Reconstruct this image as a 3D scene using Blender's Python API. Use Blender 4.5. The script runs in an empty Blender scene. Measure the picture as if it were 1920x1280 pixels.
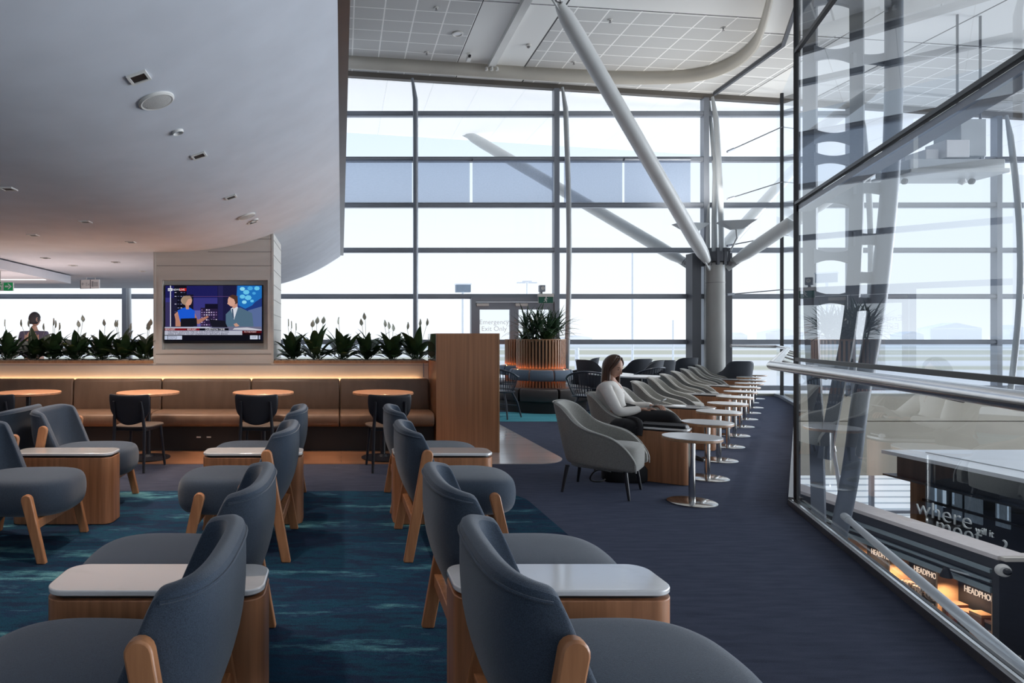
import bpy, bmesh, math, random
from mathutils import Vector, Matrix
random.seed(7)
PI = math.pi
SC = bpy.context.scene
COL = SC.collection
F, CX, CY, EYE = 1200.0, 640.0, 636.0, 1.33      # focal length in pixels, principal point, eye height


def at(px, py, d):
    """the point seen at this picture position when it stands d metres away"""
    return Vector(((px - CX) * d / F, d, EYE + (CY - py) * d / F))


# ------------------------------------------------------------------ materials
MATS = {}


def nt(name):
    m = bpy.data.materials.new(name)
    m.use_nodes = True
    t = m.node_tree
    t.nodes.clear()
    out = t.nodes.new('ShaderNodeOutputMaterial')
    return m, t, out


def node(t, kind, **kw):
    n = t.nodes.new(kind)
    for k, v in kw.items():
        setattr(n, k, v)
    return n


def pbr(name, col, rough=0.5, metal=0.0, col2=None, scale=(8, 8, 8), detail=3, lo=0.35, hi=0.65, bump=0.0,
        bscale=None, coat=0.0, sheen=0.0, emit=None, estr=0.0, spec=0.5, coords='Object'):
    m, t, out = nt(name)
    b = node(t, 'ShaderNodeBsdfPrincipled')
    t.links.new(b.outputs[0], out.inputs[0])
    b.inputs['Base Color'].default_value = (*col, 1)
    b.inputs['Roughness'].default_value = rough
    b.inputs['Metallic'].default_value = metal
    b.inputs['Coat Weight'].default_value = coat
    b.inputs['Coat Roughness'].default_value = 0.12
    b.inputs['Sheen Weight'].default_value = sheen
    b.inputs['Specular IOR Level'].default_value = spec
    if emit:
        b.inputs['Emission Color'].default_value = (*emit, 1)
        b.inputs['Emission Strength'].default_value = estr
    tc = node(t, 'ShaderNodeTexCoord')
    mp = node(t, 'ShaderNodeMapping')
    mp.inputs['Scale'].default_value = scale
    t.links.new(tc.outputs[coords], mp.inputs[0])
    nz = node(t, 'ShaderNodeTexNoise')
    nz.inputs['Scale'].default_value = 1.0
    nz.inputs['Detail'].default_value = detail
    t.links.new(mp.outputs[0], nz.inputs['Vector'])
    c2 = col2 if col2 else tuple(c * 0.93 for c in col)
    r = node(t, 'ShaderNodeValToRGB')
    r.color_ramp.elements[0].position = lo
    r.color_ramp.elements[1].position = hi
    r.color_ramp.elements[0].color = (*c2, 1)
    r.color_ramp.elements[1].color = (*col, 1)
    t.links.new(nz.outputs['Fac'], r.inputs[0])
    t.links.new(r.outputs[0], b.inputs['Base Color'])
    if bump:
        n2 = nz
        if bscale:
            n2 = node(t, 'ShaderNodeTexNoise')
            n2.inputs['Scale'].default_value = bscale
            n2.inputs['Detail'].default_value = 2
            t.links.new(tc.outputs[coords], n2.inputs['Vector'])
        bp = node(t, 'ShaderNodeBump')
        bp.inputs['Strength'].default_value = bump
        bp.inputs['Distance'].default_value = 0.01
        t.links.new(n2.outputs['Fac'], bp.inputs['Height'])
        t.links.new(bp.outputs[0], b.inputs['Normal'])
    MATS[name] = m
    return m


def emis(name, col, s=1.0):
    m, t, out = nt(name)
    e = node(t, 'ShaderNodeEmission')
    e.inputs[0].default_value = (*col, 1)
    e.inputs[1].default_value = s
    t.links.new(e.outputs[0], out.inputs[0])
    MATS[name] = m
    return m


def glassy(name, tint=(0.9, 0.95, 0.96), gain=1.0, base=0.0, rough=0.0):
    m, t, out = nt(name)
    tr = node(t, 'ShaderNodeBsdfTransparent')
    tr.inputs[0].default_value = (*tint, 1)
    gl = node(t, 'ShaderNodeBsdfGlossy')
    gl.inputs['Roughness'].default_value = rough
    gl.inputs[0].default_value = (0.95, 0.98, 1, 1)
    ge = node(t, 'ShaderNodeNewGeometry')
    dt = node(t, 'ShaderNodeVectorMath', operation='DOT_PRODUCT')
    t.links.new(ge.outputs['Normal'], dt.inputs[0]); t.links.new(ge.outputs['Incoming'], dt.inputs[1])
    ab = node(t, 'ShaderNodeMath', operation='ABSOLUTE'); t.links.new(dt.outputs['Value'], ab.inputs[0])
    su = node(t, 'ShaderNodeMath', operation='SUBTRACT'); su.inputs[0].default_value = 1.0; t.links.new(ab.outputs[0], su.inputs[1])
    pw = node(t, 'ShaderNodeMath', operation='POWER'); pw.inputs[1].default_value = 5.0; t.links.new(su.outputs[0], pw.inputs[0])
    ma = node(t, 'ShaderNodeMath', operation='MULTIPLY_ADD')
    ma.inputs[1].default_value = 0.96 * gain
    ma.inputs[2].default_value = 0.05 * gain + base
    ma.use_clamp = True
    mx = node(t, 'ShaderNodeMixShader')
    t.links.new(pw.outputs[0], ma.inputs[0])
    t.links.new(ma.outputs[0], mx.inputs[0])
    t.links.new(tr.outputs[0], mx.inputs[1])
    t.links.new(gl.outputs[0], mx.inputs[2])
    t.links.new(mx.outputs[0], out.inputs[0])
    MATS[name] = m
    return m


def srgb(r, g, b):
    f = lambda c: (c / 255 / 12.92) if c / 255 <= 0.04045 else ((c / 255 + 0.055) / 1.055) ** 2.4
    return (f(r), f(g), f(b))


M_white = pbr('white_plaster', (0.68, 0.71, 0.77), 0.85, scale=(3, 3, 3))
M_soffit = pbr('soffit_paint', (0.74, 0.74, 0.72), 0.7, scale=(1, 1, 1))
M_band = pbr('band_paint', (0.58, 0.55, 0.49), 0.6, scale=(1, 1, 1))
M_boards = pbr('painted_boards', (0.62, 0.60, 0.56), 0.5, scale=(1.5, 1.5, 12))
M_cream = pbr('cream_wall', (0.66, 0.61, 0.54), 0.6, scale=(2, 2, 2))
M_beige = pbr('beige_spandrel', (0.74, 0.68, 0.56), 0.7, scale=(1, 1, 3))
M_steelpaint = pbr('painted_steel_grey', (0.50, 0.53, 0.55), 0.35, scale=(2, 2, 2))
M_steelwhite = pbr('painted_steel_white', (0.66, 0.68, 0.68), 0.35, scale=(2, 2, 2))
M_mullion = pbr('anodised_mullion', (0.29, 0.315, 0.36), 0.4, metal=0.3, scale=(2, 2, 2))
M_mulldark = pbr('dark_mullion', (0.075, 0.08, 0.095), 0.5, scale=(2, 2, 2))
M_header = pbr('header_bronze', (0.13, 0.115, 0.10), 0.5, scale=(2, 2, 2))
M_black = pbr('black_gasket', (0.008, 0.009, 0.012), 0.4, scale=(5, 5, 5))
M_stainless = pbr('brushed_stainless', (0.62, 0.62, 0.63), 0.22, metal=1.0, scale=(3, 3, 60), bump=0.02)
M_chrome = pbr('satin_steel', (0.68, 0.67, 0.65), 0.16, metal=1.0, scale=(2, 2, 60))
M_darkmetal = pbr('grey_metal_trim', (0.24, 0.23, 0.23), 0.35, metal=0.7, scale=(5, 5, 5))
M_rail = pbr('rail_stainless', (0.66, 0.65, 0.65), 0.2, metal=1.0, scale=(40, 2, 2), bump=0.02)
M_column = pbr('fairfaced_column', (0.50, 0.50, 0.48), 0.6, scale=(2, 2, 0.6))
M_oak = pbr('oak_veneer', (0.54, 0.24, 0.115), 0.38, col2=(0.36, 0.155, 0.07), scale=(34, 34, 1.4), detail=5, bump=0.04, coat=0.15)
M_oakh = pbr('oak_end', (0.50, 0.29, 0.15), 0.4, col2=(0.38, 0.20, 0.10), scale=(30, 30, 3.0), detail=5, bump=0.04)
M_leg = pbr('oak_legs', (0.52, 0.235, 0.105), 0.38, col2=(0.38, 0.16, 0.068), scale=(40, 40, 4), detail=5, bump=0.03, coat=0.1)
M_oakpanel = pbr('oak_panel', (0.44, 0.205, 0.098), 0.32, col2=(0.33, 0.148, 0.07), scale=(30, 30, 0.8), detail=5, coat=0.15)
M_tabletop = pbr('timber_top', (0.62, 0.33, 0.19), 0.35, col2=(0.52, 0.26, 0.14), scale=(3, 30, 30), coat=0.2)
M_slat = pbr('timber_slat', (0.50, 0.27, 0.15), 0.45, col2=(0.38, 0.19, 0.10), scale=(30, 30, 2))
M_stone = pbr('white_stone', (0.88, 0.87, 0.86), 0.07, col2=(0.82, 0.81, 0.79), scale=(6, 10, 6), lo=0.28, hi=0.42, coat=1.0, spec=0.9)
M_lam = pbr('white_laminate', (0.82, 0.82, 0.83), 0.25, scale=(3, 3, 3))
M_fabric = pbr('blue_grey_wool', (0.055, 0.079, 0.114), 0.9, col2=(0.029, 0.042, 0.064), scale=(420, 420, 420), detail=1, bump=0.25, bscale=500, sheen=0.35, spec=0.2)
M_fabric2 = pbr('blue_wool', (0.088, 0.135, 0.195), 0.9, col2=(0.054, 0.085, 0.13), scale=(420, 420, 420), detail=1, bump=0.25, bscale=500, sheen=0.35, spec=0.2)
M_greyfab = pbr('pale_grey_fabric', (0.33, 0.325, 0.30), 0.85, col2=(0.27, 0.265, 0.245), scale=(120, 120, 120), detail=1, bump=0.1, bscale=200, sheen=0.3, spec=0.3)
M_darkfab = pbr('slate_fabric', (0.060, 0.068, 0.085), 0.85, scale=(100, 100, 100), sheen=0.3, spec=0.3)
M_bluefab = pbr('steel_blue_fabric', (0.15, 0.20, 0.27), 0.8, scale=(100, 100, 100), sheen=0.3, spec=0.3)
M_brown = pbr('brown_vinyl', (0.20, 0.128, 0.088), 0.42, col2=(0.165, 0.105, 0.07), scale=(9, 9, 2), spec=0.45)
M_leather = pbr('dark_leather', (0.060, 0.048, 0.048), 0.4, scale=(6, 6, 6))
M_plinth = pbr('black_plinth', (0.012, 0.011, 0.012), 0.6, scale=(6, 6, 6))
M_blackwood = pbr('black_stained_wood', (0.014, 0.015, 0.022), 0.45, scale=(30, 30, 4))
M_navyrod = pbr('navy_metal', (0.018, 0.026, 0.045), 0.35, scale=(10, 10, 10))
M_seatbrown = pbr('dark_seat', (0.10, 0.075, 0.06), 0.5, scale=(10, 10, 10))
M_leaf = pbr('lily_leaf', (0.060, 0.115, 0.045), 0.33, col2=(0.030, 0.066, 0.026), scale=(9, 9, 9))
M_leaf2 = pbr('palm_leaf', (0.065, 0.125, 0.06), 0.36, col2=(0.032, 0.07, 0.038), scale=(9, 9, 9))
M_spathe = pbr('lily_flower', (0.62, 0.63, 0.52), 0.5, scale=(20, 20, 20))
M_pebble = pbr('pebbles', (0.42, 0.38, 0.33), 0.7, col2=(0.16, 0.14, 0.12), scale=(24, 24, 24))
M_soil = pbr('soil', (0.03, 0.022, 0.016), 0.9)
M_skin = pbr('skin', (0.56, 0.33, 0.24), 0.5, col2=(0.50, 0.28, 0.20), scale=(14, 14, 14))
M_hair = pbr('brown_hair', (0.085, 0.038, 0.020), 0.42, col2=(0.045, 0.020, 0.011), scale=(120, 120, 6))
M_hairdark = pbr('dark_hair', (0.03, 0.025, 0.03), 0.6)
M_blouse = pbr('white_blouse', (0.86, 0.83, 0.79), 0.8, scale=(9, 9, 9), bump=0.25, bscale=22)
M_trouser = pbr('black_cloth', (0.010, 0.010, 0.013), 0.85, scale=(30, 30, 30))
M_shirt = pbr('mauve_shirt', (0.10, 0.085, 0.14), 0.8)
M_ink = pbr('dark_features', (0.05, 0.02, 0.018), 0.5)
M_lip = pbr('lips', (0.36, 0.12, 0.10), 0.5)
M_device = pbr('device_glass', (0.015, 0.016, 0.02), 0.12)
M_devsilver = pbr('device_silver', (0.55, 0.55, 0.56), 0.3, metal=0.8)
M_sigwhite = pbr('sign_white', (0.78, 0.79, 0.80), 0.4)
M_signgreen = pbr('sign_green', (0.0, 0.20, 0.055), 0.4, emit=(0.0, 0.25, 0.07), estr=0.35)
M_signdark = pbr('sign_green_dark', (0.01, 0.11, 0.07), 0.4)
M_letter = pbr('pale_letter', (0.62, 0.66, 0.66), 0.35, emit=(0.55, 0.6, 0.6), estr=0.12)  # slight glow put in to lift the dark letters
M_lettertxt = pbr('grey_vinyl_text', (0.33, 0.35, 0.37), 0.6)
M_frost = pbr('frosted_text', (0.62, 0.65, 0.67), 0.6, emit=(0.7, 0.75, 0.8), estr=0.35)  # slight glow added to the lettering colour
M_signlit = emis('lit_letter', (1.0, 0.72, 0.52), 1.0)
M_shopblack = pbr('shop_black', (0.014, 0.015, 0.019), 0.5, scale=(20, 20, 20))
M_shopgrey = pbr('shop_blue_grey', (0.27, 0.34, 0.36), 0.5)
M_kioskroof = pbr('kiosk_roof', (0.66, 0.68, 0.70), 0.5, scale=(1, 1, 1))
M_ledge = pbr('ledge_grey', (0.74, 0.68, 0.66), 0.7, scale=(12, 12, 12))
M_kiosk = pbr('kiosk_navy', (0.022, 0.030, 0.042), 0.4)
M_ply = pbr('warm_ply', (0.56, 0.34, 0.19), 0.5, col2=(0.50, 0.28, 0.15), scale=(6, 6, 20))
M_red = pbr('red_box', (0.16, 0.022, 0.02), 0.4)
M_tanbox = pbr('tan_box', (0.34, 0.17, 0.11), 0.5)
M_pack = pbr('clear_pack', (0.50, 0.42, 0.36), 0.25, col2=(0.10, 0.08, 0.07), scale=(40, 40, 30), lo=0.45, hi=0.55)
M_darkfloor = pbr('lower_floor', (0.16, 0.14, 0.12), 0.4)
M_paper = pbr('poster_paper', (0.30, 0.27, 0.23), 0.6, col2=(0.24, 0.21, 0.18), scale=(4, 4, 30))
M_downlight = pbr('downlight_black', (0.004, 0.004, 0.005), 0.5)
M_fitting = pbr('white_fitting', (0.70, 0.69, 0.66), 0.5)
M_slot = emis('slot_light', (1.0, 0.97, 0.95), 1.6)
M_led = emis('led_tape', (1.0, 0.62, 0.33), 2.0)
M_blindhouse = pbr('blind_white', (0.75, 0.78, 0.8), 0.6)
M_ext = pbr('hazy_building', (0.84, 0.85, 0.86), 0.9, emit=(0.88, 0.90, 0.94), estr=0.42)  # distance haze put into colour and glow, also in the three below
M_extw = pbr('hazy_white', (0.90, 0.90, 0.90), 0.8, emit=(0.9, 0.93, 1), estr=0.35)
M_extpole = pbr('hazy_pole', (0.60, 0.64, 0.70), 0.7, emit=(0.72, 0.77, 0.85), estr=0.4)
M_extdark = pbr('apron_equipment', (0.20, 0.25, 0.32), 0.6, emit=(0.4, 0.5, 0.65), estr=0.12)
M_glassnear = glassy('clear_glass_near', (0.85, 0.895, 0.95), 1.15, 0.02)
M_glass = glassy('clear_glass', (0.88, 0.92, 0.96), 1.0, 0.01)
M_pane = glassy('facade_glass', (0.92, 0.955, 0.98), 0.5, 0.0)
M_glossypanel = pbr('polished_panel', (0.42, 0.42, 0.42), 0.06, metal=0.9)


def carpet_material():
    m, t, out = nt('charcoal_carpet')
    b = node(t, 'ShaderNodeBsdfPrincipled')
    b.inputs['Roughness'].default_value = 0.95
    b.inputs['Specular IOR Level'].default_value = 0.12
    b.inputs['Sheen Weight'].default_value = 0.12
    b.inputs['Sheen Tint'].default_value = (0.5, 0.62, 1, 1)
    t.links.new(b.outputs[0], out.inputs[0])
    tc = node(t, 'ShaderNodeTexCoord')
    mp = node(t, 'ShaderNodeMapping')
    mp.inputs['Scale'].default_value = (5, 26, 1)
    t.links.new(tc.outputs['Object'], mp.inputs[0])
    n1 = node(t, 'ShaderNodeTexNoise'); n1.inputs['Scale'].default_value = 1.0; n1.inputs['Detail'].default_value = 6
    t.links.new(mp.outputs[0], n1.inputs['Vector'])
    n2 = node(t, 'ShaderNodeTexNoise'); n2.inputs['Scale'].default_value = 330; n2.inputs['Detail'].default_value = 1
    t.links.new(tc.outputs['Object'], n2.inputs['Vector'])
    mx = node(t, 'ShaderNodeMix', data_type='FLOAT'); mx.inputs[0].default_value = 0.55
    t.links.new(n1.outputs['Fac'], mx.inputs[2]); t.links.new(n2.outputs['Fac'], mx.inputs[3])
    r = node(t, 'ShaderNodeValToRGB')
    r.color_ramp.elements[0].position = 0.33; r.color_ramp.elements[1].position = 0.67
    r.color_ramp.elements[0].color = (0.020, 0.023, 0.036, 1)
    r.color_ramp.elements[1].color = (0.066, 0.072, 0.102, 1)
    t.links.new(mx.outputs[0], r.inputs[0]); t.links.new(r.outputs[0], b.inputs['Base Color'])
    bp = node(t, 'ShaderNodeBump'); bp.inputs['Strength'].default_value = 0.35; bp.inputs['Distance'].default_value = 0.006
    t.links.new(mx.outputs[0], bp.inputs['Height']); t.links.new(bp.outputs[0], b.inputs['Normal'])
    return m


def streak_material(name, stops, scale=(0.75, 3.4, 1), pile=True):
    m, t, out = nt(name)
    b = node(t, 'ShaderNodeBsdfPrincipled')
    b.inputs['Roughness'].default_value = 0.95
    b.inputs['Specular IOR Level'].default_value = 0.1
    t.links.new(b.outputs[0], out.inputs[0])
    tc = node(t, 'ShaderNodeTexCoord')
    mp = node(t, 'ShaderNodeMapping'); mp.inputs['Scale'].default_value = scale
    t.links.new(tc.outputs['Object'], mp.inputs[0])
    n1 = node(t, 'ShaderNodeTexNoise'); n1.inputs['Scale'].default_value = 1.0; n1.inputs['Detail'].default_value = 9
    n1.inputs['Roughness'].default_value = 0.68
    t.links.new(mp.outputs[0], n1.inputs['Vector'])
    r = node(t, 'ShaderNodeValToRGB')
    els = r.color_ramp.elements
    els[0].position = stops[0][0]; els[0].color = (*stops[0][1], 1)
    els[1].position = stops[-1][0]; els[1].color = (*stops[-1][1], 1)
    for p, c in stops[1:-1]:
        e = els.new(p); e.color = (*c, 1)
    t.links.new(n1.outputs['Fac'], r.inputs[0])
    n2 = node(t, 'ShaderNodeTexNoise'); n2.inputs['Scale'].default_value = 300; n2.inputs['Detail'].default_value = 1
    t.links.new(tc.outputs['Object'], n2.inputs['Vector'])
    mr = node(t, 'ShaderNodeMapRange'); mr.inputs[1].default_value = 0.3; mr.inputs[2].default_value = 0.7
    mr.inputs[3].default_value = 0.5; mr.inputs[4].default_value = 1.35
    t.links.new(n2.outputs['Fac'], mr.inputs[0])
    mx = node(t, 'ShaderNodeMix', data_type='RGBA', blend_type='MULTIPLY'); mx.inputs[0].default_value = 1.0
    t.links.new(r.outputs[0], mx.inputs[6]); t.links.new(mr.outputs[0], mx.inputs[7])
    t.links.new(mx.outputs[2], b.inputs['Base Color'])
    bp = node(t, 'ShaderNodeBump'); bp.inputs['Strength'].default_value = 0.3; bp.inputs['Distance'].default_value = 0.005
    t.links.new(n2.outputs['Fac'], bp.inputs['Height']); t.links.new(bp.outputs[0], b.inputs['Normal'])
    return m


M_carpet = carpet_material()
M_rug = streak_material('streaked_rug', [(0.28, (0.012, 0.018, 0.040)), (0.40, (0.010, 0.050, 0.095)), (0.46, (0.020, 0.032, 0.070)),
                                          (0.52, (0.014, 0.070, 0.115)), (0.56, (0.020, 0.04, 0.09)), (0.60, (0.045, 0.15, 0.20)), (0.645, (0.13, 0.31, 0.34)), (0.70, (0.05, 0.12, 0.19)), (0.76, (0.09, 0.2, 0.25))])
M_teal = streak_material('teal_carpet', [(0.3, (0.03, 0.16, 0.24)), (0.5, (0.08, 0.34, 0.42)), (0.7, (0.22, 0.55, 0.62))], scale=(0.3, 6, 1))


def timber_floor_material():
    m, t, out = nt('timber_floorboards')
    b = node(t, 'ShaderNodeBsdfPrincipled')
    b.inputs['Roughness'].default_value = 0.3
    b.inputs['Coat Weight'].default_value = 1.0
    b.inputs['Coat IOR'].default_value = 2.2
    b.inputs['Coat Roughness'].default_value = 0.28
    t.links.new(b.outputs[0], out.inputs[0])
    tc = node(t, 'ShaderNodeTexCoord')
    br = node(t, 'ShaderNodeTexBrick')
    br.inputs['Color1'].default_value = (0.46, 0.225, 0.115, 1)
    br.inputs['Color2'].default_value = (0.37, 0.17, 0.085, 1)
    br.inputs['Mortar'].default_value = (0.12, 0.06, 0.03, 1)
    br.inputs['Scale'].default_value = 1
    br.inputs['Mortar Size'].default_value = 0.004
    br.inputs['Brick Width'].default_value = 1.4
    br.inputs['Row Height'].default_value = 0.13
    t.links.new(tc.outputs['Object'], br.inputs['Vector'])
    t.links.new(br.outputs[0], b.inputs['Base Color'])
    return m


M_timberfloor = timber_floor_material()
M_sheenfloor = pbr('boards_painted_sheen', (0.70, 0.66, 0.67), 0.22, col2=(0.62, 0.58, 0.585), scale=(0.8, 9, 1), coat=1.0)  # polished timber with the sky reflection put into its pale colour


def ceiling_tile_material():
    """white ceiling with a 0.6 m tile grid, plain strips between the grids and dark joints beside the strips"""
    m, t, out = nt('tile_ceiling')
    b = node(t, 'ShaderNodeBsdfPrincipled'); b.inputs['Roughness'].default_value = 0.7
    t.links.new(b.outputs[0], out.inputs[0])
    tc = node(t, 'ShaderNodeTexCoord')
    sp = node(t, 'ShaderNodeSeparateXYZ'); t.links.new(tc.outputs['Object'], sp.inputs[0])

    def mth(op, a, bb=None, c=None):
        n = node(t, 'ShaderNodeMath', operation=op)
        for i, v in enumerate((a, bb, c)):
            if v is None: continue
            if isinstance(v, (int, float)): n.inputs[i].default_value = v
            else: t.links.new(v, n.inputs[i])
        return n.outputs[0]
    X, Y = sp.outputs[0], sp.outputs[1]

    def line(v, period, half, off=0.0):
        f = mth('MODULO', mth('ADD', v, 60 * period + off), period)
        d = mth('MINIMUM', f, mth('SUBTRACT', period, f))
        return mth('LESS_THAN', d, half)
    grid = mth('MAXIMUM', line(X, 0.6, 0.014, -0.25), line(Y, 0.45, 0.012, 0.1))
    per = mth('MODULO', mth('ADD', X, 6.7 * 6 - 2.65), 6.7)
    strip = mth('LESS_THAN', per, 1.55)
    near = mth('LESS_THAN', Y, 12.0)
    plain = mth('MAXIMUM', strip, near)
    gridm = mth('MULTIPLY', grid, mth('SUBTRACT', 1.0, plain))
    dark = mth('MAXIMUM', mth('LESS_THAN', mth('ABSOLUTE', mth('SUBTRACT', per, 0.0)), 0.02),
               mth('LESS_THAN', mth('ABSOLUTE', mth('SUBTRACT', per, 1.55)), 0.016))
    dark = mth('MAXIMUM', dark, mth('LESS_THAN', mth('ABSOLUTE', mth('SUBTRACT', Y, 12.0)), 0.012))
    m1 = node(t, 'ShaderNodeMix', data_type='RGBA'); t.links.new(plain, m1.inputs[0])
    m1.inputs[6].default_value = (0.60, 0.60, 0.59, 1); m1.inputs[7].default_value = (0.86, 0.86, 0.84, 1)
    m2 = node(t, 'ShaderNodeMix', data_type='RGBA'); t.links.new(gridm, m2.inputs[0])
    t.links.new(m1.outputs[2], m2.inputs[6]); m2.inputs[7].default_value = (1.0, 1.0, 0.98, 1)
    m3 = node(t, 'ShaderNodeMix', data_type='RGBA'); t.links.new(dark, m3.inputs[0])
    t.links.new(m2.outputs[2], m3.inputs[6]); m3.inputs[7].default_value = (0.05, 0.05, 0.05, 1)
    t.links.new(m3.outputs[2], b.inputs['Base Color'])
    return m


M_tiles = ceiling_tile_material()


def soffit_panel_material():
    m, t, out = nt('eave_panels')
    b = node(t, 'ShaderNodeBsdfPrincipled'); b.inputs['Roughness'].default_value = 0.8
    t.links.new(b.outputs[0], out.inputs[0])
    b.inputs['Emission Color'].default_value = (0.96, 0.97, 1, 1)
    b.inputs['Emission Strength'].default_value = 0.45  # daylight on the eave put in as glow
    tc = node(t, 'ShaderNodeTexCoord')
    br = node(t, 'ShaderNodeTexBrick')
    br.inputs['Color1'].default_value = (0.86, 0.86, 0.86, 1); br.inputs['Color2'].default_value = (0.83, 0.83, 0.83, 1)
    br.inputs['Mortar'].default_value = (0.5, 0.5, 0.5, 1)
    br.inputs['Scale'].default_value = 1; br.inputs['Mortar Size'].default_value = 0.008
    br.inputs['Brick Width'].default_value = 1.1; br.inputs['Row Height'].default_value = 60.0
    br.offset = 0.0
    t.links.new(tc.outputs['Object'], br.inputs['Vector'])
    t.links.new(br.outputs[0], b.inputs['Base Color'])
    return m


M_eave = soffit_panel_material()


def ground_material():
    m, t, out = nt('airfield')
    b = node(t, 'ShaderNodeBsdfPrincipled'); b.inputs['Roughness'].default_value = 0.95
    b.inputs['Specular IOR Level'].default_value = 0.1
    t.links.new(b.outputs[0], out.inputs[0])
    tc = node(t, 'ShaderNodeTexCoord')
    sp = node(t, 'ShaderNodeSeparateXYZ'); t.links.new(tc.outputs['Object'], sp.inputs[0])
    nz = node(t, 'ShaderNodeTexNoise'); nz.inputs['Scale'].default_value = 0.02
    t.links.new(tc.outputs['Object'], nz.inputs['Vector'])
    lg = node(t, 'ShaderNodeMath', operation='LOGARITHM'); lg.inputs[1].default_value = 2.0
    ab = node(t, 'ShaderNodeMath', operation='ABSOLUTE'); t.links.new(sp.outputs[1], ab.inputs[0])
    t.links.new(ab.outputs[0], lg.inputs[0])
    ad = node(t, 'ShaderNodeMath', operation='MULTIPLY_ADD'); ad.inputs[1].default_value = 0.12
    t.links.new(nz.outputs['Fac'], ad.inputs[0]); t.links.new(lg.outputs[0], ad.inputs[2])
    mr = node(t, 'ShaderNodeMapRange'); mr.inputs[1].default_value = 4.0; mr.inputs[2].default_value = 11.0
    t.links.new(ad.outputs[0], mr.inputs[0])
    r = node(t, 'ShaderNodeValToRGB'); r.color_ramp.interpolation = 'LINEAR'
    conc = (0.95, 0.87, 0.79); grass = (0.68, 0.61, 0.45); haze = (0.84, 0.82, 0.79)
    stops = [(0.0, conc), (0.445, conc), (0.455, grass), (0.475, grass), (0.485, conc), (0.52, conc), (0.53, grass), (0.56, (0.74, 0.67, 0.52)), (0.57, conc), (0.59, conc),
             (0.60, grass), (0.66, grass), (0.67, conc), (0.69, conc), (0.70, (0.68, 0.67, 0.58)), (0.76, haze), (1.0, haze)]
    els = r.color_ramp.elements
    els[0].position = 0; els[0].color = (*conc, 1); els[1].position = 1; els[1].color = (*haze, 1)
    for p, c in stops[1:-1]:
        e = els.new(p); e.color = (*c, 1)
    t.links.new(mr.outputs[0], r.inputs[0])
    t.links.new(r.outputs[0], b.inputs['Base Color'])
    return m


M_ground = ground_material()


def blind_material():
    m, t, out = nt('screen_blind')
    tr = node(t, 'ShaderNodeBsdfTransparent'); tr.inputs[0].default_value = (0.62, 0.68, 0.79, 1)
    df = node(t, 'ShaderNodeBsdfDiffuse'); df.inputs[0].default_value = (0.42, 0.48, 0.58, 1)
    tl = node(t, 'ShaderNodeBsdfTranslucent'); tl.inputs[0].default_value = (0.42, 0.48, 0.59, 1)
    nz = node(t, 'ShaderNodeTexNoise'); nz.inputs['Scale'].default_value = 40
    a = node(t, 'ShaderNodeMixShader'); a.inputs[0].default_value = 0.6
    t.links.new(df.outputs[0], a.inputs[1]); t.links.new(tl.outputs[0], a.inputs[2])
    mr = node(t, 'ShaderNodeMapRange'); mr.inputs[3].default_value = 0.50; mr.inputs[4].default_value = 0.66
    t.links.new(nz.outputs['Fac'], mr.inputs[0])
    c = node(t, 'ShaderNodeMixShader'); t.links.new(mr.outputs[0], c.inputs[0])
    t.links.new(a.outputs[0], c.inputs[1]); t.links.new(tr.outputs[0], c.inputs[2])
    t.links.new(c.outputs[0], out.inputs[0])
    return m


M_blind = blind_material()


def slatwindow_material():
    """bright lower window with pale horizontal blind slats"""
    m, t, out = nt('slat_blind_window')
    b = node(t, 'ShaderNodeBsdfPrincipled')
    t.links.new(b.outputs[0], out.inputs[0])
    tc = node(t, 'ShaderNodeTexCoord')
    br = node(t, 'ShaderNodeTexWave'); br.bands_direction = 'Z'; br.inputs['Scale'].default_value = 2.2
    t.links.new(tc.outputs['Object'], br.inputs['Vector'])
    r = node(t, 'ShaderNodeValToRGB')
    r.color_ramp.elements[0].position = 0.08; r.color_ramp.elements[0].color = (0.45, 0.5, 0.55, 1)
    r.color_ramp.elements[1].position = 0.22; r.color_ramp.elements[1].color = (0.88, 0.94, 0.98, 1)
    t.links.new(br.outputs['Fac'], r.inputs[0])
    t.links.new(r.outputs[0], b.inputs['Base Color'])
    t.links.new(r.outputs[0], b.inputs['Emission Color']); b.inputs['Emission Strength'].default_value = 0.75
    return m


M_slatwin = slatwindow_material()


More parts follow.
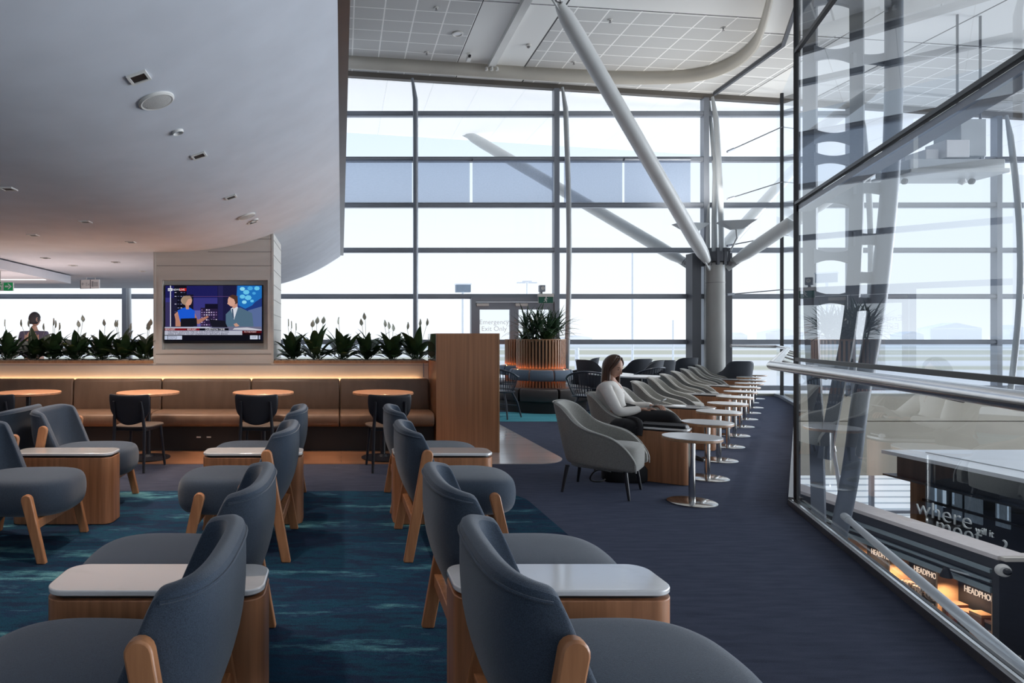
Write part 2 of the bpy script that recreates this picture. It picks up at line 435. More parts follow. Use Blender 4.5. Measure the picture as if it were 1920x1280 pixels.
# ------------------------------------------------------------------ mesh helpers
class MB:
    def __init__(s):
        s.v = []; s.f = []

    def add(s, vs, fs):
        o = len(s.v)
        s.v += [tuple(v) for v in vs]
        s.f += [tuple(i + o for i in f) for f in fs]
        return s

    def box(s, x0, x1, y0, y1, z0, z1):
        vs = [(x, y, z) for z in (z0, z1) for y in (y0, y1) for x in (x0, x1)]
        return s.add(vs, [(0, 2, 3, 1), (4, 5, 7, 6), (0, 1, 5, 4), (2, 6, 7, 3), (0, 4, 6, 2), (1, 3, 7, 5)])

    def bar(s, a, b, w, h, up=(0, 0, 1), w2=None, h2=None):
        """a box of section w x h from a to b"""
        a = Vector(a); b = Vector(b); d = (b - a).normalized()
        u = Vector(up)
        sd = d.cross(u)
        if sd.length < 1e-4: sd = d.cross(Vector((0, 1, 0)))
        sd.normalize(); u = sd.cross(d).normalized()
        w2 = w if w2 is None else w2; h2 = h if h2 is None else h2
        vs = []
        for p, ww, hh in ((a, w, h), (b, w2, h2)):
            for i, j in ((-1, -1), (1, -1), (1, 1), (-1, 1)):
                vs.append(p + sd * (i * ww / 2) + u * (j * hh / 2))
        return s.add(vs, [(3, 2, 1, 0), (4, 5, 6, 7), (0, 1, 5, 4), (1, 2, 6, 5), (2, 3, 7, 6), (3, 0, 4, 7)])

    def tube(s, pts, r, n=12, closed=False, caps=True, flat=1.0):
        pts = [Vector(p) for p in pts]
        rs = r if isinstance(r, (list, tuple)) else [r] * len(pts)
        N = len(pts); vs = []; prev = None
        for i, p in enumerate(pts):
            if closed: d = (pts[(i + 1) % N] - pts[i - 1])
            else: d = pts[min(i + 1, N - 1)] - pts[max(i - 1, 0)]
            d.normalize()
            if prev is None:
                u = Vector((0, 0, 1)) if abs(d.z) < 0.9 else Vector((0, 1, 0))
            else: u = prev
            sd = d.cross(u).normalized(); u = sd.cross(d).normalized(); prev = u
            for k in range(n):
                a = 2 * PI * k / n
                vs.append(p + sd * (math.cos(a) * rs[i]) + u * (math.sin(a) * rs[i] * flat))
        fs = []
        for i in range(N if closed else N - 1):
            for k in range(n):
                j = (i + 1) % N
                fs.append((i * n + k, i * n + (k + 1) % n, j * n + (k + 1) % n, j * n + k))
        if caps and not closed:
            fs.append(tuple(range(n - 1, -1, -1)))
            fs.append(tuple((N - 1) * n + k for k in range(n)))
        return s.add(vs, fs)

    def lathe(s, prof, n=40, c=(0, 0, 0), cap=True):
        """profile of (r, z) from bottom to top"""
        vs = []; fs = []
        for r, z in prof:
            for k in range(n):
                a = 2 * PI * k / n
                vs.append((c[0] + r * math.cos(a), c[1] + r * math.sin(a), c[2] + z))
        for i in range(len(prof) - 1):
            for k in range(n):
                fs.append((i * n + k, i * n + (k + 1) % n, (i + 1) * n + (k + 1) % n, (i + 1) * n + k))
        if cap:
            fs.append(tuple(range(n - 1, -1, -1)))
            fs.append(tuple((len(prof) - 1) * n + k for k in range(n)))
        return s.add(vs, fs)

    def prism(s, poly, z0, z1):
        n = len(poly)
        vs = [(x, y, z0) for x, y in poly] + [(x, y, z1) for x, y in poly]
        fs = [tuple(range(n - 1, -1, -1)), tuple(range(n, 2 * n))]
        fs += [(i, (i + 1) % n, n + (i + 1) % n, n + i) for i in range(n)]
        return s.add(vs, fs)

    def quad(s, a, b, c, d):
        return s.add([a, b, c, d], [(0, 1, 2, 3)])

    def grid(s, rows, flip=False, closed=False):
        """rows of equal length point lists"""
        m = len(rows[0]); vs = [p for r in rows for p in r]; fs = []
        for i in range(len(rows) - 1):
            for k in range(m if closed else m - 1):
                q = (i * m + k, i * m + (k + 1) % m, (i + 1) * m + (k + 1) % m, (i + 1) * m + k)
                fs.append(q[::-1] if flip else q)
        return s.add(vs, fs)

    def ball(s, c, r, n=12, m=8, sc=(1, 1, 1)):
        prof = []
        vs = []; fs = []
        for i in range(m + 1):
            t = PI * i / m
            for k in range(n):
                a = 2 * PI * k / n
                vs.append((c[0] + r * sc[0] * math.sin(t) * math.cos(a), c[1] + r * sc[1] * math.sin(t) * math.sin(a), c[2] - r * sc[2] * math.cos(t)))
        for i in range(m):
            for k in range(n):
                fs.append((i * n + k, i * n + (k + 1) % n, (i + 1) * n + (k + 1) % n, (i + 1) * n + k))
        return s.add(vs, fs)

    def mesh(s, name, mat, smooth=35, clean=True):
        me = bpy.data.meshes.new(name)
        me.from_pydata(s.v, [], s.f)
        bm = bmesh.new(); bm.from_mesh(me)
        if clean:
            bmesh.ops.remove_doubles(bm, verts=bm.verts, dist=1e-5)
            bmesh.ops.recalc_face_normals(bm, faces=bm.faces)
        bm.to_mesh(me); bm.free()
        mats = mat if isinstance(mat, (list, tuple)) else [mat]
        for q in mats: me.materials.append(q)
        if smooth:
            for p in me.polygons: p.use_smooth = True
            try: me.set_sharp_from_angle(angle=math.radians(smooth))
            except Exception: pass
        return me


def link(name, me, parent=None, loc=(0, 0, 0), rz=0.0, rot=None):
    o = bpy.data.objects.new(name, me)
    COL.objects.link(o)
    o.location = loc
    o.rotation_euler = rot if rot else (0, 0, rz)
    if parent: o.parent = parent
    return o


def obj(name, mb, mat, parent=None, loc=(0, 0, 0), rz=0.0, smooth=35, bevel=0, seg=2, sub=0, solid=0, soff=-1, rot=None, clean=True):
    o = link(name, mb.mesh(name, mat, smooth, clean), parent, loc, rz, rot)
    if solid:
        q = o.modifiers.new('s', 'SOLIDIFY'); q.thickness = solid; q.offset = soff
    if bevel:
        q = o.modifiers.new('b', 'BEVEL'); q.width = bevel; q.segments = seg; q.limit_method = 'ANGLE'; q.angle_limit = math.radians(40)
    if sub:
        q = o.modifiers.new('u', 'SUBSURF'); q.levels = sub; q.render_levels = sub
    return o


def empty(name, loc=(0, 0, 0), rz=0.0):
    o = bpy.data.objects.new(name, None); COL.objects.link(o)
    o.location = loc; o.rotation_euler = (0, 0, rz)
    o.empty_display_size = 0.1
    return o


def tag(o, label, cat, group=None, kind=None):
    o['label'] = label; o['category'] = cat
    if group: o['group'] = group
    if kind: o['kind'] = kind
    return o


def struct(o, label=None):
    o['kind'] = 'structure'
    if label: o['label'] = label
    return o


def thing(name, label, cat, loc=(0, 0, 0), rz=0.0, group=None):
    return tag(empty(name, loc, rz), label, cat, group)


def dup(root, loc, rz, label, group=None):
    r = root.copy(); COL.objects.link(r)
    r.location = loc; r.rotation_euler = (root.rotation_euler[0], root.rotation_euler[1], rz)
    r['label'] = label
    if group: r['group'] = group
    for ch in list(root.children):
        c = ch.copy(); COL.objects.link(c); c.parent = r
        for g in list(ch.children):
            d = g.copy(); COL.objects.link(d); d.parent = c
    return r


def text(name, s, size, mat, parent, loc, rot, extrude=0.0, align='LEFT', sx=1.0, thin=0.0):
    cu = bpy.data.curves.new(name, 'FONT')
    cu.body = s; cu.size = size; cu.extrude = extrude; cu.align_x = align
    cu.offset = thin
    tmp = bpy.data.objects.new(name, cu); COL.objects.link(tmp)
    bpy.context.view_layer.update()
    dg = bpy.context.evaluated_depsgraph_get()
    me = bpy.data.meshes.new_from_object(tmp.evaluated_get(dg))
    bpy.data.objects.remove(tmp)
    me.materials.clear(); me.materials.append(mat)
    o = bpy.data.objects.new(name, me); COL.objects.link(o)
    o.location = loc; o.rotation_euler = rot; o.scale = (sx, 1, 1)
    if parent: o.parent = parent
    return o


def skin(name, verts, edges, radii, mat, parent=None, sub=2, root=0):
    me = bpy.data.meshes.new(name)
    me.from_pydata([tuple(v) for v in verts], edges, [])
    o = bpy.data.objects.new(name, me); COL.objects.link(o)
    sk = o.modifiers.new('k', 'SKIN'); sk.use_smooth_shade = True
    o.modifiers.new('u', 'SUBSURF').levels = sub
    for i, r in enumerate(radii):
        v = me.skin_vertices[0].data[i]
        v.radius = r if isinstance(r, (tuple, list)) else (r, r)
        v.use_root = (i == root)
    bpy.context.view_layer.update()
    dg = bpy.context.evaluated_depsgraph_get()
    m2 = bpy.data.meshes.new_from_object(o.evaluated_get(dg))
    bpy.data.objects.remove(o)
    m2.materials.clear(); m2.materials.append(mat)
    for p in m2.polygons: p.use_smooth = True
    return link(name, m2, parent)


def chaikin(p, k=2, closed=False):
    p = [Vector(q) for q in p]
    for _ in range(k):
        q = [] if closed else [p[0]]
        n = len(p)
        for i in range(n if closed else n - 1):
            a, b = p[i], p[(i + 1) % n]
            q += [a * 0.75 + b * 0.25, a * 0.25 + b * 0.75]
        if not closed: q.append(p[-1])
        p = q
    return p


def rrect(x0, x1, y0, y1, r, n=6):
    out = []
    for cx, cy, a0 in ((x1 - r, y1 - r, 0), (x0 + r, y1 - r, 90), (x0 + r, y0 + r, 180), (x1 - r, y0 + r, 270)):
        for k in range(n + 1):
            a = math.radians(a0 + 90 * k / n)
            out.append((cx + r * math.cos(a), cy + r * math.sin(a)))
    return out
# ------------------------------------------------------------------ camera, world
cam_d = bpy.data.cameras.new('camera'); cam = bpy.data.objects.new('camera', cam_d); COL.objects.link(cam)
cam.location = (0, 0, EYE); cam.rotation_euler = (PI / 2, 0, 0)
cam_d.sensor_width = 36; cam_d.lens = 36 * F / 1920
cam_d.shift_x = (960 - CX) / 1920; cam_d.shift_y = (CY - 640) / 1920
cam_d.clip_start = 0.05; cam_d.clip_end = 6000
SC.camera = cam
SIDE_FILL = 10.5
w = bpy.data.worlds.new('sky'); SC.world = w; w.use_nodes = True
t = w.node_tree; t.nodes.clear()
wo = node(t, 'ShaderNodeOutputWorld'); bg = node(t, 'ShaderNodeBackground')
tc = node(t, 'ShaderNodeTexCoord'); sp = node(t, 'ShaderNodeSeparateXYZ')
t.links.new(tc.outputs['Generated'], sp.inputs[0])
rp = node(t, 'ShaderNodeValToRGB')
rp.color_ramp.elements[0].position = 0.0; rp.color_ramp.elements[0].color = (0.955, 0.975, 1.0, 1)
rp.color_ramp.elements[1].position = 0.75; rp.color_ramp.elements[1].color = (0.64, 0.77, 0.98, 1)
e = rp.color_ramp.elements.new(0.16); e.color = (0.90, 0.95, 1.0, 1)
e = rp.color_ramp.elements.new(0.36); e.color = (0.70, 0.83, 1.0, 1)
t.links.new(sp.outputs[2], rp.inputs[0]); t.links.new(rp.outputs[0], bg.inputs[0])
mr = node(t, 'ShaderNodeMapRange', interpolation_type='SMOOTHSTEP')       # sky boosted to the right, out of view, as added side fill
mr.inputs[1].default_value = 0.76; mr.inputs[2].default_value = 0.93; mr.inputs[3].default_value = 1.09; mr.inputs[4].default_value = SIDE_FILL
t.links.new(sp.outputs[0], mr.inputs[0])
mr2 = node(t, 'ShaderNodeMapRange', interpolation_type='SMOOTHSTEP')
mr2.inputs[1].default_value = 0.05; mr2.inputs[2].default_value = -0.25; mr2.inputs[3].default_value = 1.0; mr2.inputs[4].default_value = 1.7
t.links.new(sp.outputs[2], mr2.inputs[0])
mm_ = node(t, 'ShaderNodeMath', operation='MULTIPLY')
t.links.new(mr.outputs[0], mm_.inputs[0]); t.links.new(mr2.outputs[0], mm_.inputs[1])
mr3 = node(t, 'ShaderNodeMapRange', interpolation_type='SMOOTHSTEP')
mr3.inputs[1].default_value = 0.0; mr3.inputs[2].default_value = -0.5; mr3.inputs[3].default_value = 1.0; mr3.inputs[4].default_value = 0.32
t.links.new(sp.outputs[1], mr3.inputs[0])
mm2 = node(t, 'ShaderNodeMath', operation='MULTIPLY')
t.links.new(mm_.outputs[0], mm2.inputs[0]); t.links.new(mr3.outputs[0], mm2.inputs[1])
t.links.new(mm2.outputs[0], bg.inputs[1])
t.links.new(bg.outputs[0], wo.inputs[0])
SC.view_settings.view_transform = 'Standard'
SC.view_settings.look = 'None'
SC.view_settings.exposure = 0.12
SC.cycles.use_denoising = True
SC.cycles.max_bounces = 10; SC.cycles.diffuse_bounces = 5; SC.cycles.glossy_bounces = 5
SC.cycles.transparent_max_bounces = 24; SC.cycles.transmission_bounces = 6
SC.cycles.sample_clamp_indirect = 6.0
SC.cycles.caustics_reflective = False; SC.cycles.caustics_refractive = False


def area(name, loc, rot, sx, sy, energy, col, spread=180):
    d = bpy.data.lights.new(name, 'AREA'); d.shape = 'RECTANGLE'; d.size = sx; d.size_y = sy
    d.energy = energy; d.color = col; d.spread = math.radians(spread)
    o = bpy.data.objects.new(name, d); COL.objects.link(o); o.location = loc; o.rotation_euler = rot
    return o


def spot(name, loc, energy, col, ang=70, blend=0.6, r=0.04, rot=(0, 0, 0)):
    d = bpy.data.lights.new(name, 'SPOT'); d.energy = energy; d.color = col
    d.spot_size = math.radians(ang); d.spot_blend = blend; d.shadow_soft_size = r
    o = bpy.data.objects.new(name, d); COL.objects.link(o); o.location = loc; o.rotation_euler = rot
    return o


# ------------------------------------------------------------------ floors
GL = [(0.117, -4.0), (2.64, 2.52), (3.65, 5.13), (9.0, 12.6), (10.05, 14.6), (10.2, 15.0)]      # foot of the inner glass wall
FLOOR = [(-12, -4)] + GL + [(-12, 15.0)]
struct(obj('floor', MB().prism(FLOOR, -0.35, 0.0), M_carpet, smooth=0), 'charcoal blue lounge carpet floor')
rug = [(-11.9, -3.9), (1.54, -3.9)] + [(1.54 - 0.35 + 0.35 * math.cos(a), 5.6 - 0.35 + 0.35 * math.sin(a)) for a in [PI / 2 * k / 8 for k in range(9)]] + [(-11.9, 5.6)]
struct(obj('floor_streaked_carpet', MB().prism(rug, 0.0, 0.004), M_rug, smooth=0), 'navy and teal streaked carpet inlay under the blue armchairs')
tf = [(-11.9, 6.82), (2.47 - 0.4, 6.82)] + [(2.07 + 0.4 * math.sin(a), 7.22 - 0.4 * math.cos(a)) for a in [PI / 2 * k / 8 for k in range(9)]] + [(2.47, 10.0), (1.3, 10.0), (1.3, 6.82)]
struct(obj('floor_timber_sheen', MB().prism(tf[1:], 0.0, 0.005), M_sheenfloor, smooth=0), 'timber floor strip with painted-in sky reflection beside the timber end panel')
tf = [(-11.9, 6.82), (1.298, 6.82), (1.298, 10.0), (-11.9, 10.0)]
struct(obj('floor_timber', MB().prism(tf, 0.0, 0.005), M_timberfloor, smooth=0), 'polished timber floor strip along the banquette')
struct(obj('floor_teal_carpet', MB().prism([(0.5, 10.35), (4.6, 10.35), (4.6, 11.7), (0.5, 11.7)], 0.0, 0.004), M_teal, smooth=0), 'turquoise striped carpet in front of the round bench')
struct(obj('floor_lower', MB().box(0.5, 26, -4, 15, -4.5, -4.3), M_darkfloor, smooth=0), 'lower level floor of the concourse')
struct(obj('ground', MB().quad((-3000, 15.3, -5.2), (3000, 15.3, -5.2), (3000, 3000, -5.2), (-3000, 3000, -5.2)), M_ground, smooth=0), 'pale airfield apron and grass strips outside')

# ------------------------------------------------------------------ roof, ceilings
zs = lambda x: 7.57 - 0.0627 * x
zt = lambda x: zs(x) + 0.27
ring = [(-3.0, 14.68), (2.0, 14.68), (4.9, 14.68), (6.5, 14.6), (7.5, 14.42), (7.94, 14.2), (8.15, 13.95), (8.25, 13.68), (8.30, 13.4), (8.29, 13.12), (8.23, 12.8), (8.14, 12.5), (7.8, 11.8), (7.33, 10.9), (5.6, 7.75), (3.6, 4.0), (0.9, -1.0), (-0.7, -4.0)]
ring = [(p.x, p.y) for p in chaikin([(x, y, 0) for x, y in ring], 1)]
m = MB()
m.quad((-0.2, -4, zt(-0.2)), (9.2, -4, zt(9.2)), (9.2, 14.95, zt(9.2)), (-0.2, 14.95, zt(-0.2)))
struct(obj('ceiling', m, M_tiles, smooth=0), 'pale tiled high ceiling with plain strips')
m = MB()
n = len(ring)
outer = []
for i, (x, y) in enumerate(ring):
    if y > 14.38 and x < 7.62: outer.append((x, 14.97))
    else:
        k = max(0, min(1, (14.18 - y) / 18.18)); outer.append((24.0 if y < 13.9 else 7.62 + (14.4 - y) * 60, 14.97 if y > 13.3 else 14.97 - (13.3 - y) * 1.097))
m.grid([[(x, y, zs(x)) for x, y in ring], [(x, y, zs(x)) for x, y in outer]])
struct(obj('ceiling_perimeter', m, M_tiles, smooth=0), 'lower perimeter soffit of the high ceiling')
m = MB()
m.grid([[(x, y, zs(x) - 0.02) for x, y in ring], [(x, y, zt(x)) for x, y in ring]])
o = struct(obj('trim_ceiling_band', m, M_band, smooth=60, solid=0.05, soff=0), 'curved cream band edging the raised ceiling')
m = MB()
m.quad((-14, 15.02, zs(-14)), (24, 15.02, zs(24)), (24, 19.3, zs(24)), (-14, 19.3, zs(-14)))
m.add([(-14, 19.3, zs(-14)), (24, 19.3, zs(24)), (24, 19.3, zs(24) + 0.25), (-14, 19.3, zs(-14) + 0.25)], [(0, 1, 2, 3)])
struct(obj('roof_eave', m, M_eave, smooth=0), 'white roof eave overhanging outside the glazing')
m = MB().bar((-12, 14.93, zs(-12) - 0.055), (24, 14.93, zs(24) - 0.055), 0.14, 0.11)
struct(obj('trim_header', m, M_header, smooth=0), 'dark sloping header above the glazing')
m = MB().box(-14, 25, -4.2, 15, 8.6, 8.7)
struct(obj('roof', m, M_soffit, smooth=0), 'roof slab')


def bulk(x):
    return 2.44 + (0.71 * ((min(x, 0.0) + 2.2) / 2.2) ** 2.2 if x > -2.2 else 0.0)


xs = [-12, -8, -5, -3.4, -2.6, -2.2] + [-2.2 + 2.18 * k / 26 for k in range(1, 27)]
m = MB().grid([[(x, -4, bulk(x)) for x in xs], [(x, 13.9, bulk(x)) for x in xs]])
m.grid([[(x, 13.9, bulk(x)) for x in xs], [(x, 13.9, 8.5) for x in xs]])
struct(obj('ceiling_bulkhead', m, M_white, smooth=40), 'white curved low ceiling sweeping up to the right')
m = MB().box(-0.02, 0.047, -4, 13.9, 3.15, 8.5)
struct(obj('trim_bulkhead_edge', m, M_darkmetal, smooth=0), 'grey metal edge of the curved low ceiling')
m = MB().box(-10, -4.65, 8.3, 11.0, 2.29, 2.42)
o = struct(obj('ceiling_box_bulkhead', m, M_white, smooth=0), 'boxed ceiling bulkhead at the left')
m = MB().box(-10, -4.75, 10.2, 10.3, 2.283, 2.2905)
tag(obj('linear_light', m, M_slot, smooth=0), 'slim white linear light in the boxed ceiling at far left', 'light')
struct(obj('wall_left', MB().box(-12.1, -12, -4, 15, 0, 8.6), M_white, smooth=0), 'left wall')

# ceiling fittings of the curved ceiling
def onbulk(px, py):
    a, b = (px - CX) / F, (CY - py) / F
    lo, hi = 0.5, 14.0
    for _ in range(60):
        mid = (lo + hi) / 2
        if EYE + b * mid < bulk(a * mid): lo = mid
        else: hi = mid
    d = lo
    x = a * d
    sl = (bulk(x + 0.01) - bulk(x - 0.01)) / 0.02
    return Vector((x, d, bulk(x))), math.atan(sl)


def make_downlight(name):
    t = empty(name)
    mm = MB()
    for x0, x1, y0, y1 in ((-.05, .05, -.05, -.037), (-.05, .05, .037, .05), (-.05, -.037, -.037, .037), (.037, .05, -.037, .037)):
        mm.box(x0, x1, y0, y1, -0.008, 0.004)
    obj('rim', mm, M_fitting, t, smooth=0)
    obj('lamp_recess', MB().box(-.037, .037, -.037, .037, -0.003, 0.003), M_downlight, t, smooth=0)
    return t


DL = [(260, 144, 'square black recessed downlight nearest the camera, above the large ceiling speaker'),
      (373, 291, 'square black downlight below the small ceiling disc, right of the speaker line'),
      (433, 369, 'square black downlight third along the line toward the screen pillar'),
      (474, 416, 'small square downlight beside the far oval ceiling speaker'),
      (15, 353, 'square downlight at the far left edge of the low ceiling'),
      (160, 415, 'square downlight above the left end of the screen pillar line'),
      (62, 440, 'small downlight in the low ceiling at left above the planter'),
      (245, 453, 'small downlight just before the screen pillar at its left'),
      (85, 483, 'tiny downlight beyond the pillar, left of two neighbours'),
      (137, 497, 'tiny downlight beyond the pillar, near the boxed bulkhead end'),
      (217, 491, 'tiny downlight beyond the pillar, nearest its left edge'),
      (267, 508, 'tiny downlight low beside the left edge of the screen pillar')]
base = make_downlight('downlight')
for i, (px, py, lab) in enumerate(DL):
    p, sl = onbulk(px, py)
    o = base if i == 0 else dup(base, p, 0, lab)
    if i == 0: tag(o, lab, 'downlight')
    o['group'] = 'downlights in the low ceiling'
    o.location = p + Vector((0, 0, -0.002)); o.rotation_euler = (0, -sl, 0.0)


def disc(name, px, py, r, label, cat, h=0.02, grille=True):
    p, sl = onbulk(px, py)
    t = thing(name, label, cat, p)
    t.rotation_euler = (0, -sl, 0)
    obj('rim', MB().lathe([(r, 0.004), (r, -h * 0.5), (r * 0.9, -h), (r * 0.82, -h * 0.9), (r * 0.82, 0.002)], 40), M_fitting, t)
    if grille:
        obj('grille', MB().lathe([(r * 0.82, -h * 0.85), (r * 0.6, -h * 1.2), (0.001, -h * 1.3)], 40, cap=False), pbr('grille_%s' % px, (0.55, 0.55, 0.53), 0.6, scale=(300, 300, 300), bump=0.4), t)
    return t


disc('ceiling_speaker', 293, 188, 0.098, 'large round white ceiling speaker below the nearest square downlight', 'ceiling speaker', 0.014)
disc('ceiling_sensor', 333, 246, 0.036, 'small round white disc on the low ceiling between speaker and downlight', 'sensor', 0.016, False)
disc('ceiling_speaker', 462, 405, 0.098, 'far round ceiling speaker near the screen pillar', 'ceiling speaker', 0.014)
disc('ceiling_sensor', 477, 412, 0.045, 'far small round disc next to the far ceiling speaker', 'sensor', 0.016, False)

# high ceiling fittings
def onhigh(px, py):
    a, b = (px - CX) / F, (CY - py) / F
    d = (zt(0) - EYE) / (b + 0.0627 * a)
    return Vector((a * d, d, zt(a * d)))


for px, py, lab in ((818, 14, 'sprinkler on the tiled ceiling left of the round downlight'), (800, 98, 'sprinkler at the tiled ceiling edge just above the cream band, left'),
                    (1144, 37, 'sprinkler in the right tile field beside the white strut top'), (1076, 116, 'sprinkler above the cream band left of the white strut'),
                    (1356, 52, 'sprinkler in the right tile field near the curved band')):
    p = onhigh(px, py)
    t = thing('sprinkler', lab, 'sprinkler', p, group='ceiling sprinklers')
    obj('rosette', MB().lathe([(0.05, 0.0), (0.045, -0.012), (0.02, -0.016)], 20), M_fitting, t)
    obj('head', MB().lathe([(0.008, -0.06), (0.028, -0.055), (0.006, -0.05), (0.012, -0.03), (0.014, -0.012)], 14), M_darkmetal, t)
p = onhigh(858, 63)
t = thing('round_downlight', 'round white downlight in the tiled ceiling near the left joint', 'downlight', p)
obj('rim', MB().lathe([(0.12, 0.0), (0.12, -0.02), (0.09, -0.025), (0.085, -0.005)], 32), M_fitting, t)
obj('diffuser', MB().lathe([(0.085, -0.008), (0.001, -0.012)], 32, cap=False), M_lam, t)
p = onhigh(991, 84)
t = thing('motion_sensor', 'small white round sensor on the plain ceiling strip', 'sensor', p)
obj('base', MB().lathe([(0.055, 0.0), (0.055, -0.03), (0.045, -0.035)], 24), M_fitting, t)
obj('lens', MB().lathe([(0.035, -0.035), (0.03, -0.06), (0.012, -0.072)], 24), M_darkmetal, t)
p = onhigh(878, 100)
t = thing('security_camera', 'small grey security camera under the ceiling strip by the band', 'camera', p)
obj('bracket', MB().box(-0.015, 0.015, -0.015, 0.015, -0.08, 0).box(-.04, .04, -.04, .04, -0.012, 0), M_fitting, t, smooth=0)
obj('body', MB().box(-0.045, 0.045, -0.14, 0.06, -0.17, -0.08), M_fitting, t, smooth=0, bevel=0.01)
obj('lens', MB().tube([(0, -0.14, -0.125), (0, -0.165, -0.125)], 0.03), M_black, t)
a, b2 = Vector((3.42, 8.5, zt(3.42) - 0.05)), Vector((3.42, 14.6, zt(3.42) - 0.05))
struct(obj('trim_ceiling_beam', MB().bar(a, b2, 0.16, 0.10), M_soffit, smooth=0), 'slim white beam under the plain ceiling strip')
m = MB()
t = thing('spotlight_cluster', 'three small white spotlights at the end of the slim ceiling beam', 'spotlight', (3.42, 14.55, zt(3.42) - 0.1))
for dx in (-0.12, 0, 0.12):
    obj('spot_head', MB().lathe([(0.02, -0.09), (0.035, -0.085), (0.03, -0.02), (0.012, 0.0)], 14, (dx, 0, 0)), M_fitting, t)

# ------------------------------------------------------------------ glazed facade
YF = 15.0
MX = [-11.8, -8.4, -5.0, -1.66, 1.69, 5.03, 8.5, 11.9, 15.3, 18.7]
TZ = [6.58, 5.52, 4.455, 3.405, 2.33, 1.27, 0.2]
for i in range(len(MX) - 1):
    x0, x1 = MX[i], MX[i + 1]
    r = empty('window_%d' % (i + 1), ((x0 + x1) / 2, YF, 0)); struct(r, 'tall glazed bay of the outer facade')
    h = (x1 - x0) / 2
    zl = 0.0
    m = MB().quad((-h, 0, zl), (h, 0, zl), (h, 0, zs(x1) - 0.05), (-h, 0, zs(x0) - 0.05))
    obj('pane', m, M_pane, r, smooth=0)
    for z in TZ:
        if z > zs(x1) - 0.15: continue
        obj('transom', MB().box(-h, h, -0.13, 0.0, z - 0.055, z + 0.055).box(-h, h, -0.15, -0.13, z - 0.035, z + 0.035), M_mullion, r, smooth=0)
for i, x in enumerate(MX):
    r = struct(empty('trim_mullion_%d' % (i + 1), (x, YF, 0)), 'slim vertical mullion with a bowed steel tube')
    top = zs(x) - 0.1
    if x != 1.69:
        obj('mullion_bar', MB().box(-0.09, 0.03, -0.16, 0.0, 0.0, top), M_mullion, r, smooth=0)
        off = 0.13
    else: off = 0.0
    pts = [(off - 0.05, -0.2, top)] + [(off + 0.02, -0.22 - (0.22 if x != 1.69 else 0.05) * math.sin(PI * k / 12), top - 0.5 - (top - 0.6) * k / 12) for k in range(13)]
    rr = [0.03] + [0.058] * 13
    obj('steel_tube', MB().tube(pts, rr, 12), M_steelpaint if x != 1.69 else M_mullion, r)
# roller blinds
for x0, x1, lab in ((-1.6, 1.64, 'wide grey roller blind left of the first slim mullion'), (1.76, 2.975, 'grey roller blind just right of the first slim mullion'),
                    (3.04, 4.91, 'grey roller blind left of the central mullion pair'), (5.16, 6.51, 'grey roller blind right of the central mullion pair'),
                    (6.56, 8.09, 'rightmost grey roller blind, beside the white column')):
    t = thing('roller_blind', lab, 'blind', ((x0 + x1) / 2, 14.83, 4.5), group='roller blinds on the glazing')
    h = (x1 - x0) / 2
    obj('fabric', MB().quad((-h, 0, 0), (h, 0, 0), (h, 0, 0.98), (-h, 0, 0.98)), M_blind, t, smooth=0)
    obj('roller', MB().tube([(-h, 0.0, 1.0), (h, 0, 1.0)], 0.03), M_mullion, t)
    obj('hem_bar', MB().box(-h, h, -0.008, 0.008, -0.02, 0.0), M_mullion, t, smooth=0)

# emergency door
r = struct(empty('door_1', (4.0, 14.86, 0)), 'grey framed glass emergency exit doors')
obj('frame', MB().box(-1.0, -0.9, -0.1, 0.06, 0, 2.30).box(0.92, 1.02, -0.1, 0.06, 0, 2.30).box(-0.9, 0.92, -0.1, 0.06, 2.2, 2.30), M_mullion, r, smooth=0)
for s, x0, x1 in ((0, -0.9, 0.0), (1, 0.0, 0.92)):
    lf = obj('door_leaf', MB().box(x0 + .005, x0 + 0.10, -0.06, 0.0, 0.02, 2.19).box(x1 - 0.10, x1 - .005, -0.06, 0.0, 0.02, 2.19).box(x0 + 0.1, x1 - 0.1, -0.06, 0, 0.02, 0.2).box(x0 + 0.1, x1 - 0.1, -0.06, 0, 2.02, 2.19), M_mulldark if False else M_mullion, r, smooth=0)
    obj('glass', MB().quad((x0 + .1, -.03, .2), (x1 - .1, -.03, .2), (x1 - .1, -.03, 2.02), (x0 + .1, -.03, 2.02)), M_pane, lf, smooth=0)
    obj('door_closer', MB().box((x0 + 0.02), x0 + 0.3, -0.11, -0.06, 2.1, 2.16), M_fitting, lf, smooth=0)
    obj('handle', MB().tube([(x1 - .05 if s == 0 else x0 + .05, -0.1, 0.95), (x1 - .05 if s == 0 else x0 + .05, -0.1, 1.2)], 0.012), M_chrome, lf)
text('door_lettering', 'Emergency\nExit Only', 0.155, M_frost, r, (-0.47, -0.07, 1.68), (PI / 2, 0, 0), align='CENTER')
t = thing('exit_sign', 'green running man exit sign hanging over the emergency doors', 'sign', (4.66, 14.6, 2.32))
obj('housing', MB().box(-0.18, 0.18, -0.03, 0.03, -0.02, 0.05).box(-0.17, 0.17, -.012, .012, -0.17, -0.02), M_fitting, t, smooth=0)
obj('green_panel', MB().box(-0.165, 0.165, -0.018, -0.012, -0.165, -0.02), M_signdark, t, smooth=0)


